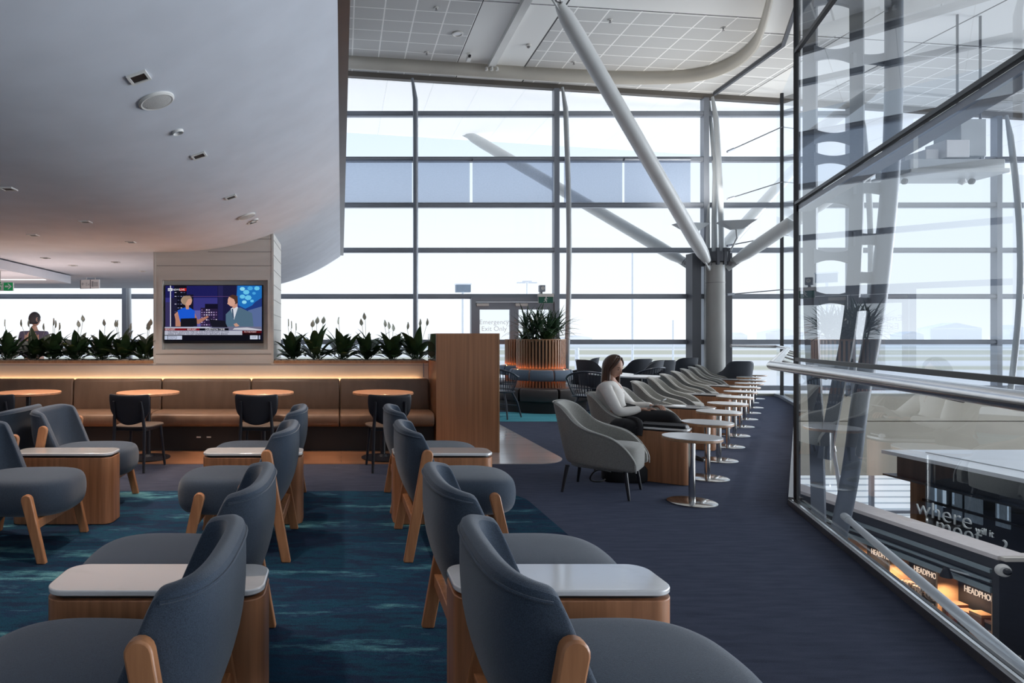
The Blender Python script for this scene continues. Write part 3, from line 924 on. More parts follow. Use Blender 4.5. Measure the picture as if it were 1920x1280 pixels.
def running_man(parent, s, loc, face_rot=0.0, mat=M_sigwhite):
    mm = MB()
    mm.lathe([(0.11 * s, 0), (0.11 * s, 0.002)], 12, (0.05 * s, 0.42 * s, 0))
    for a, b, wd in (((0.02, 0.3), (-0.06, -0.02), 0.15), ((-0.05, 0), (0.14, -0.12), 0.1), ((0.14, -0.12), (0.08, -0.36), 0.09), ((-0.06, 0), (-0.16, -0.22), 0.1),
                     ((-0.16, -0.22), (-0.36, -0.3), 0.09), ((0.02, 0.27), (0.2, 0.14), 0.07), ((0.2, 0.14), (0.32, 0.24), 0.06), ((0.02, 0.27), (-0.18, 0.2), 0.07), ((-0.18, 0.2), (-0.24, 0.02), 0.06)):
        mm.bar((a[0] * s, a[1] * s, 0.001), (b[0] * s, b[1] * s, 0.001), wd * s, 0.002, up=(0, 0, 1))
    return obj('running_figure', mm, mat, parent, loc=loc, rot=(PI / 2, 0, face_rot), smooth=0)


running_man(t, 0.14, (0.0, -0.0205, -0.092))
t = thing('wall_speaker', 'small grey boxy speaker mounted above the exit sign', 'speaker', (4.6, 14.72, 2.42))
obj('body', MB().box(-0.065, 0.065, -0.1, 0.02, 0, 0.15), M_mullion, t, smooth=0, bevel=0.01)
obj('cone', MB().lathe([(0.04, 0), (0.03, 0.004), (0.001, -0.004)], 20, cap=False), M_fitting, t, loc=(0, -0.102, 0.08), rot=(PI / 2, 0, 0))
obj('bracket', MB().box(-0.02, 0.02, -0.02, 0.1, -0.05, 0.0), M_mullion, t, smooth=0)

# ------------------------------------------------------------------ main column and roof struts
r = struct(empty('column', (8.58, 14.7, 0)), 'round pale concrete column at the glazing corner')
obj('shaft', MB().lathe([(0.215, 0.0), (0.205, 3.08)], 40), M_column, r)
obj('shaft_joint', MB().lathe([(0.2125, 2.62), (0.2125, 2.63)], 40), M_darkmetal, r)
m = MB().lathe([(0.2, 3.08), (0.27, 3.1), (0.27, 3.32), (0.15, 3.34)], 28)
for k in range(10):
    a = 2 * PI * k / 10
    m.box(0.26 * math.cos(a) - .03, .26 * math.cos(a) + .03, .26 * math.sin(a) - .03, .26 * math.sin(a) + .03, 3.02, 3.40)
obj('bracket_ring', m, M_mulldark, r)
obj('stem', MB().tube([(0, 0, 3.3), (0.02, 0.05, 4.1), (0.10, 0.15, 5.2), (0.04, 0.3, 6.9)], [0.07, 0.06, 0.06, 0.03], 14), M_steelpaint, r)
obj('stem', MB().tube([(-0.1, 0.1, 3.3), (-0.06, 0.2, 4.6), (-0.04, 0.3, 6.9)], [0.05, 0.05, 0.04], 12), M_steelpaint, r)
struct(obj('trim_column_flank', MB().box(8.02, 8.22, 14.62, 14.9, 0, 3.3), M_mulldark, smooth=0), 'dark flat mullion left of the column')
struct(obj('trim_column_flank', MB().box(8.74, 8.93, 14.62, 14.9, 0, 3.3), M_mulldark, smooth=0), 'dark flat mullion right of the column')


def strut(name, a, b, r, mat, label):
    t = thing(name, label, 'strut')
    a, b = Vector(a), Vector(b); d = (b - a).normalized()
    p1 = a + d * 0.30; p2 = b - d * 0.30
    obj('tube', MB().tube([a + d * 0.16, p1 + d * 0.12, p1 + d * 0.5, p2 - d * 0.5, p2 - d * 0.12, b - d * 0.16], [r * 0.55, r * 0.9, r, r, r * 0.9, r * 0.55], 22), mat, t)
    for q, s in ((a, 1), (b, -1)):
        obj('end_plate', MB().bar(q - d * 0.05 * s, q + d * s * 0.62, 0.035, r * 1.5, up=(0, 0, 1), h2=r * 1.1), mat, t, smooth=0, bevel=0.008)
        obj('pin', MB().tube([q + d * s * 0.08 + Vector((-0.05, -0.05, 0)), q + d * s * 0.08 + Vector((0.05, 0.05, 0))], 0.05, 14), M_darkmetal, t)
    return t


base_l, base_r = Vector((8.40, 14.58, 3.0)), Vector((8.80, 14.58, 3.0))
strut('roof_strut', base_l, at(1040, -6, 11.6), 0.145, M_steelwhite, 'thick white steel strut slanting from the column up left inside the hall')
strut('roof_strut', base_r, (13.0, 11.6, zs(13) - 0.05), 0.145, M_steelwhite, 'grey steel strut slanting from the column up right behind the glass')
strut('roof_strut', (8.3, 15.25, 3.1), at(868, 247, 18.9), 0.145, M_steelwhite, 'white strut outside the glazing rising left to the roof eave')
strut('roof_strut', (8.75, 15.25, 3.1), (13.6, 18.9, zs(13.6) - 0.1), 0.145, M_steelwhite, 'white strut outside the glazing rising right to the roof eave')
for p, rz, lab in (((7.78, 14.2, 3.78), 0.15, 'wedge shaped uplight left of the column behind the white strut'), ((8.65, 14.0, 3.80), -0.25, 'wedge shaped uplight on a stem above the column')):
    t = thing('uplight', lab, 'uplight', p, rz)
    obj('shade', MB().add([(-0.36, -0.13, 0.12), (0.36, -0.13, 0.12), (0.36, 0.2, 0.12), (-0.36, 0.2, 0.12), (-0.10, -0.04, -0.06), (0.12, -0.04, -0.06), (0.12, 0.1, -0.06), (-0.10, 0.1, -0.06)],
                          [(0, 1, 2, 3), (7, 6, 5, 4), (0, 4, 5, 1), (1, 5, 6, 2), (2, 6, 7, 3), (3, 7, 4, 0)]), M_steelpaint, t, smooth=0)
    obj('stem', MB().tube([(0, 0.03, -0.05), (0.02, 0.05, -0.25), ((8.55 - p[0]) * 0.6, 0.2, -0.5)], 0.02, 10), M_steelpaint, t)

# ------------------------------------------------------------------ inner glass wall beside the walkway
def gpane(a, b, z0, z1):
    return MB().quad((a[0], a[1], z0), (b[0], b[1], z0), (b[0], b[1], z1), (a[0], a[1], z1))


def along(a, b, z, w, h, off=0.0):
    a3, b3 = Vector((*a, z)), Vector((*b, z)); d = (b3 - a3).normalized(); nrm = Vector((-d.y, d.x, 0))
    return MB().bar(a3 + nrm * off, b3 + nrm * off, w, h)


A, B, C2, D2, E2 = GL[0], GL[2], GL[3], GL[4], GL[5]
r = struct(empty('wall_glass_near'), 'tall near glass screen with dark horizontal joints')
for nm, z0, z1 in (('lower_pane', 0.05, 1.155), ('upper_pane', 1.185, 2.36), ('upper_pane', 2.44, 3.62), ('upper_pane', 3.66, 7.2)):
    obj(nm, gpane(A, B, z0, z1), M_glassnear, r, smooth=0)
obj('gasket', along(A, B, 1.17, 0.026, 0.028), M_black, r, smooth=0)
obj('transom', along(A, B, 2.375, 0.09, 0.05, -0.05), M_mullion, r, smooth=0)
obj('gasket', along(A, B, 2.42, 0.03, 0.022), M_black, r, smooth=0)
obj('gasket', along(A, B, 3.64, 0.03, 0.03), M_black, r, smooth=0)
obj('edge_post', MB().box(B[0] - 0.012, B[0] + 0.02, B[1] - 0.015, B[1] + 0.02, 0.0, 7.2), M_black, r, smooth=0)
obj('base_channel', along(A, B, 0.022, 0.06, 0.044, 0.03), M_darkmetal, r, smooth=0)
obj('base_strip', along(A, B, 0.047, 0.016, 0.007, 0.035), M_chrome, r, smooth=0)
obj('base_strip', along(A, B, 0.046, 0.018, 0.006, 0.012), M_black, r, smooth=0)
r = struct(empty('wall_glass_far'), 'glass screen running on towards the column')
obj('pane', gpane(B, C2, 0.05, 7.0), M_glass, r, smooth=0)
obj('pane', gpane(C2, D2, 0.05, 6.95), M_glass, r, smooth=0)
obj('pane', gpane(D2, E2, 0.05, 6.9), M_glass, r, smooth=0)
obj('base_channel', along(B, C2, 0.03, 0.05, 0.06, 0.03), M_darkmetal, r, smooth=0)
obj('base_channel', along(C2, D2, 0.03, 0.05, 0.06, 0.03), M_mullion, r, smooth=0)
obj('base_channel', along(D2, E2, 0.03, 0.05, 0.06, 0.03), M_mullion, r, smooth=0)
obj('edge_post', MB().box(D2[0] - 0.03, D2[0] + 0.03, D2[1] - 0.02, D2[1] + 0.02, 0.0, 6.95), M_black, r, smooth=0)
trk = [(8.6, 14.75, zs(8.6) - 0.05), (8.49, 12.3, zs(8.49) - 0.05), (7.74, 10.86, zs(7.74) - 0.05), (5.5, 6.9, zs(5.5) - 0.05)]
m = MB()
for a, b in zip(trk, trk[1:]): m.bar(a, b, 0.06, 0.07)
struct(obj('trim_ceiling_track', m, M_mulldark, smooth=0), 'dark track on the ceiling above the glass')
for zc, ye, lab in ((5.52, 238, 'thin steel tie cable from the column to the glass joint, upper'), (4.46, 341, 'thin steel tie cable from the column to the glass joint, middle'),
                    (3.42, 441, 'thin steel tie cable starting at the column brackets'), (2.33, 543, 'thin steel tie cable across the column, lowest')):
    t = thing('tie_cable', lab, 'cable', group='tie cables beside the column')
    p0, p1 = Vector((8.62, 14.3, zc)), at(1466, ye, 14.58)
    obj('wire', MB().tube([p0, p1], 0.012, 8), M_mulldark, t)
    obj('clevis', MB().tube([p0, p0 + (p1 - p0) * 0.12], 0.025, 8), M_mullion, t)

# hand rail
t = thing('handrail', 'polished stainless tube handrail along the glass, bending at the near corner', 'handrail')
near0 = Vector((3.47 + (-3.0 - 5.14) * 0.387, -3.0, 1.12)); cor = Vector((3.47, 5.14, 1.12)); far = Vector((9.25, 13.25, 1.14))
obj('tube', MB().tube([near0, cor + (near0 - cor).normalized() * 0.03, cor + Vector((0.015, 0.03, 0)), far], [0.042, 0.042, 0.042, 0.042], 22, flat=0.85), M_rail, t)
obj('tube', MB().tube([far, Vector((9.75, 14.35, 1.17)), Vector((8.7, 14.3, 1.19))], 0.035, 14), M_rail, t)
for k in range(6):
    f = 0.06 + 0.17 * k
    p = near0.lerp(cor, f) if k < 0 else cor.lerp(far, f)
    obj('bracket', MB().tube([p + Vector((0, 0, -0.02)), p + Vector((0.13, -0.06, -0.07))], 0.012, 8), M_chrome, t)
for k in range(1, 5):
    p = near0.lerp(cor, k / 5 + 0.12)
    obj('bracket', MB().tube([p + Vector((0, 0, -0.02)), p + Vector((0.165, -0.03, -0.06))], 0.012, 8), M_chrome, t)
# ------------------------------------------------------------------ the void beyond the glass, shops below
struct(obj('wall_spandrel', MB().box(8.9, 26, 15.0, 15.25, -1.86, -0.6).box(8.9, 26, 15.02, 15.25, -0.58, 0.05), M_beige, smooth=0), 'beige spandrel wall below the glazing')
struct(obj('wall_lower', MB().box(0.5, 8.9, 15.0, 15.25, -4.3, -0.36), M_beige, smooth=0), 'lower wall under the lounge floor')
r = struct(empty('window_12', (14, 15.1, -3.1)), 'bright lower level window with white blinds')
obj('blind', MB().quad((-5, 0, -1.2), (12, 0, -1.2), (12, 0, 1.24), (-5, 0, 1.24)), M_slatwin, r, smooth=0)
m = MB().box(-5, 12, -0.12, -0.06, 0.35, 0.42)
for k in range(10): m.box(-4.2 + 1.3 * k, -4.12 + 1.3 * k, -0.12, -0.04, -1.2, 1.24)
obj('frame', m, M_mullion, r, smooth=0)

# curved steel column in the void, with glass reflections built as ladder parts
def bpx(pts, d):
    return [at(px, py, d) for px, py in pts]


M_truss = pbr('web_paint_and_reflection', (0.13, 0.155, 0.19), 0.4, scale=(2, 2, 2))
t = thing('column_and_reflections', 'tall bowed steel column, with glass reflections built as truss parts, rising from the lower level behind the near glass', 'column')
d0 = 8.0
right = chaikin(bpx([(1676, -40), (1676, 200), (1669, 344), (1660, 440), (1645, 575), (1627, 680), (1612, 750), (1597, 880), (1574, 995), (1545, 1130)], d0), 2)
mid = chaikin(bpx([(1606, -40), (1608, 340), (1602, 540), (1589, 640), (1573, 715), (1559, 790), (1546, 860)], d0 + 0.1), 2)
left = chaikin(bpx([(1519, -40), (1519, 500), (1522, 640), (1530, 760), (1536, 1010)], d0 + 0.2), 2)
obj('chord', MB().tube(right, 0.092, 18), M_truss, t)
obj('chord', MB().tube(mid, 0.095, 4), M_truss, t, smooth=0)
obj('chord', MB().tube(left, 0.098, 4), M_truss, t, smooth=0)  # left chord stands in for a reflection in the near glass


def web(xa, xb, y, th, d, sag=8):
    p = []
    n = 10
    for k in range(n + 1):
        f = k / n; c = 4 * f * (1 - f)
        p.append((xa + (xb - xa) * f, y - th / 2 - sag * (1 - c)))
    q = []
    for k in range(n + 1):
        f = 1 - k / n; c = 4 * f * (1 - f)
        q.append((xa + (xb - xa) * f, y + th / 2 + sag * (1 - c)))
    pts = [at(a, b, d) for a, b in p + q]
    m = MB(); n2 = len(pts)
    back = [v + Vector((0, 0.05, 0)) for v in pts]
    top = pts[:n + 1]; bot = pts[n + 1:][::-1]
    m.grid([top, bot]); m.grid([back[:n + 1], back[n + 1:][::-1]])
    m.grid([top, back[:n + 1]]); m.grid([bot, back[n + 1:][::-1]])
    return m


for y, th in ((-10, 30), (100, 16), (256, 14), (298, 12), (368, 22), (480, 14), (560, 16), (690, 20)):
    obj('web_plate', web(1526, 1600, y, th, d0 + 0.1), M_truss, t, smooth=30)  # these webs partly model reflections in the near glass
for y, th in ((110, 16), (352, 18), (448, 20), (520, 20), (570, 24)):
    obj('web_plate', web(1600, 1662 if y < 500 else 1650, y, th, d0 + 0.05, 4), M_truss, t, smooth=30)
t = thing('drain_pipe', 'pale thin pipe standing beside the foot of the bowed truss column', 'pipe')
obj('pipe', MB().tube(bpx([(1556, 780), (1562, 840), (1573, 905), (1577, 960)], 8.3), 0.022, 12), M_lam, t)
obj('collar', MB().tube(bpx([(1561, 836), (1563, 846)], 8.3), 0.032, 12), M_chrome, t)
t = thing('brace_rod', 'grey steel brace rod slanting down right outside the near glass', 'brace')
p0, p1 = at(1584, 968, 7.8), Vector((3.2, 2.75, -0.32))
dd = (p1 - p0).normalized()
obj('rod', MB().tube([p0 + dd * 0.12, p1 - dd * 0.1], 0.036, 18), M_steelpaint, t)
obj('end_fitting', MB().tube([p0 - dd * 0.02, p0 + dd * 0.3], 0.045, 14), M_steelpaint, t)
obj('end_fitting', MB().tube([p1 - dd * 0.3, p1], 0.045, 14), M_steelpaint, t)

# suspended maintenance platform
g = 11.0
t = thing('suspended_platform', 'suspended grey equipment platform with cabinets high up behind the near glass', 'platform')
q = lambda px, py: at(px, py, g)
def qbox(m, x0, y0, x1, y1, dy0, dy1):
    a, b = q(x0, y1), q(x1, y0)
    return m.box(a.x, b.x, g + dy0, g + dy1, a.z, b.z)
obj('deck', qbox(qbox(MB(), 1672, 308, 1846, 332, -0.35, 0.35), 1668, 326, 1850, 334, -0.4, 0.4), M_steelpaint, t, smooth=0, bevel=0.02)
obj('cabinet', qbox(MB(), 1775, 232, 1822, 300, -0.25, 0.25), M_steelpaint, t, smooth=0, bevel=0.01)
obj('cabinet', qbox(MB(), 1744, 272, 1786, 304, -0.3, 0.1), M_lam, t, smooth=0, bevel=0.01)
obj('cabinet', qbox(MB(), 1716, 286, 1740, 308, -0.2, 0.2), M_lam, t, smooth=0, bevel=0.01)
obj('motor', MB().tube([q(1686, 262), q(1722, 240)], 0.12, 16), M_mullion, t)
obj('motor', MB().tube([q(1722, 238), q(1748, 236)], 0.09, 16), M_mulldark, t)
m = MB()
for x in (1828, 1844): m.tube([q(x, 250), q(x, 312)], 0.015, 8)
for y in (252, 268, 284): m.tube([q(1828, y), q(1844, y)], 0.015, 8)
m.tube([q(1678, 296), q(1694, 250), q(1772, 246)], 0.02, 8)
obj('guard_frame', m, M_steelpaint, t)
m = MB()
for x in (1686, 1795, 1838): m.tube([q(x, 310), Vector((q(x, 310).x, g, zs(q(x, 310).x) + 0.2))], 0.018, 8)
obj('hanger', m, M_mulldark, t)
for x in (1696, 1822): obj('castor', MB().tube([q(x - 2, 340), q(x + 2, 340)], 0.05, 14), M_mulldark, t)
obj('lamp', MB().lathe([(0.001, -0.1), (0.06, -0.06), (0.05, 0.0)], 16, tuple(q(1804, 336))), M_lam, t)
obj('cable', MB().tube(chaikin([q(1760, 285), q(1750, 302), q(1768, 308), q(1788, 305), q(1790, 290)], 2), 0.012, 6), M_black, t)

# kiosk with flat roof
K = 9.45
t = thing('kiosk', 'dark flat roofed kiosk on the lower level with glazed front', 'kiosk')
obj('roof', MB().box(K, 16, 3.5, 11.2, -0.66, -0.60).box(K + 0.5, 16, 3.5, 10.9, -0.6, -0.585), M_kioskroof, t, smooth=0)
obj('fascia', MB().box(K + 0.10, 15.8, 3.6, 11.0, -1.0, -0.66).box(K - 0.02, 15.9, 3.5, 11.15, -1.03, -1.0), M_kiosk, t, smooth=0)
for y in (10.8, 8.4, 6.2):
    obj('post', MB().box(K + 0.15, K + 0.3, y - 0.12, y, -4.3, -1.03), M_oakpanel if y > 10 else M_kiosk, t, smooth=0)
obj('front_glazing', MB().box(K + 0.32, K + 0.36, 3.6, 10.7, -4.3, -1.03), M_kiosk, t, smooth=0)
M_kwin = pbr('kiosk_window', (0.20, 0.26, 0.31), 0.2, col2=(0.05, 0.07, 0.09), scale=(8, 8, 3), emit=(0.35, 0.45, 0.55), estr=0.12)
M_kwinl = pbr('kiosk_window_bright', (0.5, 0.6, 0.68), 0.2, emit=(0.55, 0.68, 0.8), estr=0.5)
def kw(x0, y0, x1, y1, mat):
    X = K + 0.30
    d0, d1 = X * F / (x0 - CX), X * F / (x1 - CX)
    z1 = EYE + (CY - y0) * d0 / F; z0 = EYE + (CY - y1) * d0 / F
    obj('window', MB().box(X - 0.004, X + 0.03, min(d0, d1), max(d0, d1), z0, z1), mat, t, smooth=0)
kw(1717, 896, 1732, 968, M_kwin); kw(1738, 905, 1766, 962, M_kwin); kw(1785, 910, 1802, 972, M_kwin); kw(1809, 916, 1841, 975, M_kwin); kw(1867, 932, 1893, 985, M_kwin)
kw(1753, 906, 1757, 960, M_kwinl); kw(1768, 910, 1772, 950, M_kwinl); kw(1786, 912, 1790, 945, M_kwinl); kw(1870, 934, 1874, 975, M_kwinl); kw(1889, 938, 1892, 975, M_kwinl)
obj('glazing_bar', MB().box(K + 0.24, K + 0.28, 3.6, 10.7, -1.36, -1.32), M_shopblack, t, smooth=0)
R_side = (PI / 2, 0, -PI / 2)
t = thing('hanging_sign', 'pale hanging cut-out lettering reading where will it meet behind the shop ledge', 'sign', (8.6, 0, 0))
for s, y, z, size, sx in (('where', 9.58, -1.27, 0.335, 1.0), ('will it', 8.68, -1.285, 0.13, 0.85), ('meet', 9.27, -1.46, 0.37, 0.9), ('?', 8.36, -1.50, 0.34, 1.0)):
    text('letters', s, size, M_letter, t, (0, y, z), R_side, extrude=0.008, sx=sx, thin=-0.006 if size > 0.2 else -0.001)

# shop with display bays
XF, XB = 7.73, 8.0
t = thing('shop_unit', 'black shop unit below with striped fascia and warm lit display bays', 'shop')
obj('ledge', MB().box(XF, 8.12, 7.54, 12.0, -1.27, -1.22), M_ledge, t, smooth=0)
obj('fascia', MB().box(XF + 0.02, 8.1, 7.58, 12.0, -1.69, -1.27), M_shopblack, t, smooth=0)
for z0, z1 in ((-1.445, -1.40), (-1.56, -1.53), (-1.68, -1.61)):
    obj('fascia_stripe', MB().box(XF - 0.03, XF + 0.02, 7.60, 12.0, z0, z1), M_shopgrey, t, smooth=0)
obj('end_wall', MB().box(XF - 0.02, 9.3, 7.50, 7.58, -4.3, -1.27), M_shopblack, t, smooth=0)
obj('end_ledge', MB().box(XF + 0.03, 9.3, 7.48, 7.66, -1.27, -1.225), M_cream, t, smooth=0)
obj('back_panel', MB().box(XB, XB + 0.05, 7.58, 12.0, -4.3, -1.69), M_shopblack, t, smooth=0)
FY = [7.60, 8.31, 9.03, 9.75, 10.47, 11.2]
for y in FY:
    obj('bay_divider', MB().box(XF, XB, y - 0.012, y + 0.012, -4.3, -1.69), M_ply, t, smooth=0)
for z in (-2.33, -2.95, -3.6):
    obj('shelf', MB().box(XF + 0.02, XB, 7.6, 11.2, z - 0.02, z), M_ply, t, smooth=0)
for y in FY[1:5]:
    text('bay_lettering', 'HEADPHONES', 0.112, M_signlit, t, (XB - 0.012, y - 0.10, -1.895), R_side, extrude=0.004, sx=0.64)
for i, y in enumerate(FY[:4]):
    L = bpy.data.lights.new('bay_lamp', 'SPOT'); L.energy = 26; L.color = (1.0, 0.66, 0.38); L.spot_size = 2.4; L.spot_blend = 0.7; L.shadow_soft_size = 0.02
    o = bpy.data.objects.new('bay_lamp', L); COL.objects.link(o); o.location = (XF + 0.06, y + 0.50, -1.75)
def packbox(x, y, z, sx, sy, sz, mat, lab, name='packaged_box'):
    k = thing(name, lab, 'box', (x, y, z), group='boxes in the display bays')
    obj('carton', MB().box(-sx / 2, sx / 2, -sy / 2, sy / 2, 0, sz), mat, k, smooth=0, bevel=0.004)
    obj('lid', MB().box(-sx / 2 - .002, sx / 2 + .002, -sy / 2 - .002, sy / 2 + .002, sz - 0.03, sz + .003), M_tanbox if mat != M_tanbox else M_ply, k, smooth=0)
    obj('window_disc', MB().lathe([(0.045, 0), (0.03, 0.006), (0.001, 0.003)], 16, cap=False), M_tanbox if mat != M_tanbox else M_red, k, loc=(-sx / 2 - 0.001, 0, sz * 0.45), rot=(0, -PI / 2, 0))
packbox(7.86, 8.17, -2.33, 0.14, 0.15, 0.30, M_red, 'dark red box at the left of the nearest display bay')
packbox(7.84, 8.00, -2.33, 0.14, 0.15, 0.27, M_shopblack, 'black box between the red and brown boxes in the nearest display bay')
packbox(7.84, 7.84, -2.33, 0.15, 0.15, 0.31, M_tanbox, 'brown box with a round motif in the nearest display bay')
packbox(7.86, 7.69, -2.33, 0.14, 0.12, 0.27, M_shopblack, 'black box at the right end of the nearest display bay')
for k in range(6):
    row = k // 3
    lab = ['clear hanging pack, %s in the %s row of the middle display bay' % (a, b) for b in ('upper', 'lower') for a in ('left', 'centre', 'right')][k]
    kk = thing('hanging_pack', lab, 'pack', (7.87, 8.88 - 0.19 * (k % 3), -2.02 - 0.14 * row), group='clear packs in the middle display bay')
    obj('blister', MB().box(-0.06, 0.05, -0.07, 0.07, -0.11, 0.0), M_pack, kk, smooth=0, bevel=0.012)
    obj('hook', MB().tube([(-0.08, 0, 0.02), (0.12, 0, 0.02)], 0.004, 6), M_chrome, kk)
    obj('card', MB().box(0.05, 0.055, -0.075, 0.075, -0.12, 0.04), M_tanbox, kk, smooth=0)
t = thing('dome_camera', 'white round dome camera on the corner of the black shop wall', 'camera', (7.74, 7.49, -1.37))
obj('base', MB().lathe([(0.075, 0), (0.07, 0.03), (0.05, 0.05)], 24), M_fitting, t, rot=(PI / 2, 0, -0.4))
obj('dome', MB().ball((0, -0.05, 0), 0.042, 16, 10), M_black, t)
t = thing('shop_spotlight', 'black spotlight sticking out from the striped shop fascia', 'spotlight', (XF, 8.03, -1.55))
obj('arm', MB().tube([(0.02, -0.25, -0.02), (-0.12, 0, 0.0)], 0.012, 8), M_steelpaint, t)
obj('shade', MB().lathe([(0.066, -0.10), (0.06, -0.075), (0.036, -0.015), (0.032, 0.015), (0.014, 0.022)], 20, (-0.14, 0, 0.0)), M_black, t)
t = thing('notice', 'grey paper notice on the black shop end wall at lower right', 'notice', (7.86, 7.495, -2.5))
obj('sheet', MB().box(-0.1, 0.1, -0.004, 0.0, -0.14, 0.13), M_paper, t, smooth=0)

# ------------------------------------------------------------------ outside things
def pole(name, px, d, ytop, r, lab, head=None, cat='pole'):
    p = at(px, ytop, d)
    t = thing(name, lab, cat, (p.x, d, -5.2))
    h = p.z + 5.2
    obj('mast', MB().tube([(0, 0, 0), (0, 0, h)], [r * 1.2, r * 0.8], 10), M_extpole, t)
    if head: head(t, h)
    return t


def flood(t, h):
    obj('lamp_head', MB().box(-0.9, 0.9, -0.3, 0.3, h - 0.05, h + 0.15).box(-2.0, -0.3, -0.3, 0.3, h - 0.3, h - 0.1).box(0.3, 2.0, -0.3, 0.3, h - 0.3, h - 0.1), M_extpole, t, smooth=0)


def boxhead(t, h):
    obj('sign_box', MB().box(-0.34, 0.34, -0.15, 0.15, h - 0.34, h), M_extdark, t, smooth=0)
    obj('sign_cap', MB().box(-0.37, 0.37, -0.18, 0.18, h, h + 0.05), M_extpole, t, smooth=0)


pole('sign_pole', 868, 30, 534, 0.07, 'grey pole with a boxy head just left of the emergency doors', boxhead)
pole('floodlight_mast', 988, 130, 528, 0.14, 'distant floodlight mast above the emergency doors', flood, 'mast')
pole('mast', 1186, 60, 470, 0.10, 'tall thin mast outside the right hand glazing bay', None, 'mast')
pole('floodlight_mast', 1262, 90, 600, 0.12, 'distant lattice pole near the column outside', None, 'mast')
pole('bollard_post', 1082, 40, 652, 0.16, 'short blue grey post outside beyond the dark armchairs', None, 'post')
random.seed(3)
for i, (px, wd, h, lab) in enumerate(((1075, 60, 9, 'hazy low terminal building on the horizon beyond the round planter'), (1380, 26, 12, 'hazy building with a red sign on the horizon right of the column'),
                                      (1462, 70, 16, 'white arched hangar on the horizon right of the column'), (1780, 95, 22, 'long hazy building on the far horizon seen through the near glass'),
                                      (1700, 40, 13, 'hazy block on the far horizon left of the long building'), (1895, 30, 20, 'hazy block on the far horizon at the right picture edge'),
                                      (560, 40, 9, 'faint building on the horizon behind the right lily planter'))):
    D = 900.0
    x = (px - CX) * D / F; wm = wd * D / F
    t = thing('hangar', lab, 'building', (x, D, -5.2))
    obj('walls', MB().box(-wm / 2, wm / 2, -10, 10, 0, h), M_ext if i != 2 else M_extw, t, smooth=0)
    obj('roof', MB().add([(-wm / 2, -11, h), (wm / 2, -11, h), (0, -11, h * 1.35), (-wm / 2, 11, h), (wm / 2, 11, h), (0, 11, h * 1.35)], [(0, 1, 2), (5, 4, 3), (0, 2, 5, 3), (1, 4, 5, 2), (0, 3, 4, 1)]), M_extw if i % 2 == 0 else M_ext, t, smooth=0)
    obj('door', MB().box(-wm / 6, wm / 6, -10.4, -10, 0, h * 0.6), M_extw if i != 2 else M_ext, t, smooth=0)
t = thing('apron_fence', 'light post and rail fence on the apron outside', 'fence', (9.0, 45, -5.2))
m = MB()
for k in range(14): m.box(-8 + 2 * k - 0.04, -8 + 2 * k + 0.04, -0.04, 0.04, 0, 1.8)
obj('post_row', m, M_extw, t, smooth=0)
obj('rail', MB().box(-8, 18, -0.03, 0.03, 1.7, 1.8).box(-8, 18, -0.03, 0.03, 0.9, 0.98), M_extw, t, smooth=0)
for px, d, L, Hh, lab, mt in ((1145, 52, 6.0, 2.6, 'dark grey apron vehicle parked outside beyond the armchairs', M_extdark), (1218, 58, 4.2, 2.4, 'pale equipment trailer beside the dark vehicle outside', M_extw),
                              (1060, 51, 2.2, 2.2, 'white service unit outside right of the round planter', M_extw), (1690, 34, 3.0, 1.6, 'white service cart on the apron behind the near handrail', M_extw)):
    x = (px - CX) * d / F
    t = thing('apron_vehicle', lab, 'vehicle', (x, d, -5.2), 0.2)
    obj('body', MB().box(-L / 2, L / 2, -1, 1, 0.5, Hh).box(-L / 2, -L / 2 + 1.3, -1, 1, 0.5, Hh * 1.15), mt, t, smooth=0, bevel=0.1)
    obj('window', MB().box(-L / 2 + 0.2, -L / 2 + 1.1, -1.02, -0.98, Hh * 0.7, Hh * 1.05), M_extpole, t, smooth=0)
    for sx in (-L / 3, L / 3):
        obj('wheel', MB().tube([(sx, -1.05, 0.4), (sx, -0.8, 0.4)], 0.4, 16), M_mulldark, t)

# ------------------------------------------------------------------ screen pillar and planter wall
YW = 8.14
kx = lambda px, d=YW: (px - CX) * d / F
kz = lambda py, d=YW: EYE + (CY - py) * d / F
px0, px1 = kx(288), kx(513)
r = struct(empty('wall_pillar'), 'white boarded pillar carrying the screen')
top = [(px0 + (px1 - px0) * k / 16) for k in range(17)]
rx0, rx1, rz0, rz1 = kx(304), kx(502), kz(655), kz(525)
m = MB()
m.quad((px0, YW, 1.03), (px1, YW, 1.03), (px1, YW, rz0), (px0, YW, rz0))
m.quad((px0, YW, rz0), (rx0, YW, rz0), (rx0, YW, rz1), (px0, YW, rz1))
m.quad((rx1, YW, rz0), (px1, YW, rz0), (px1, YW, rz1), (rx1, YW, rz1))
m.grid([[(x, YW, rz1) for x in top], [(x, YW, bulk(x) + 0.03) for x in top]])
for a, b in (((rx0, rz0), (rx1, rz0)), ((rx1, rz0), (rx1, rz1)), ((rx1, rz1), (rx0, rz1)), ((rx0, rz1), (rx0, rz0))):
    m.quad((a[0], YW, a[1]), (b[0], YW, b[1]), (b[0], YW + .1, b[1]), (a[0], YW + .1, a[1]))
m.quad((rx0, YW + .1, rz0), (rx1, YW + .1, rz0), (rx1, YW + .1, rz1), (rx0, YW + .1, rz1))
m.quad((px1, YW, 0), (px1, YW + 1.0, 0), (px1, YW + 1, bulk(px1) + .03), (px1, YW, bulk(px1) + .03))
m.quad((px0, YW, 0), (px0, YW + 1.0, 0), (px0, YW + 1, bulk(px0) + .03), (px0, YW, bulk(px0) + .03))
m.quad((px0, YW + 1, 0), (px1, YW + 1.0, 0), (px1, YW + 1, bulk(px1) + .03), (px0, YW + 1, bulk(px0) + .03))
obj('boarding', m, M_boards, r, smooth=0)
m = MB()
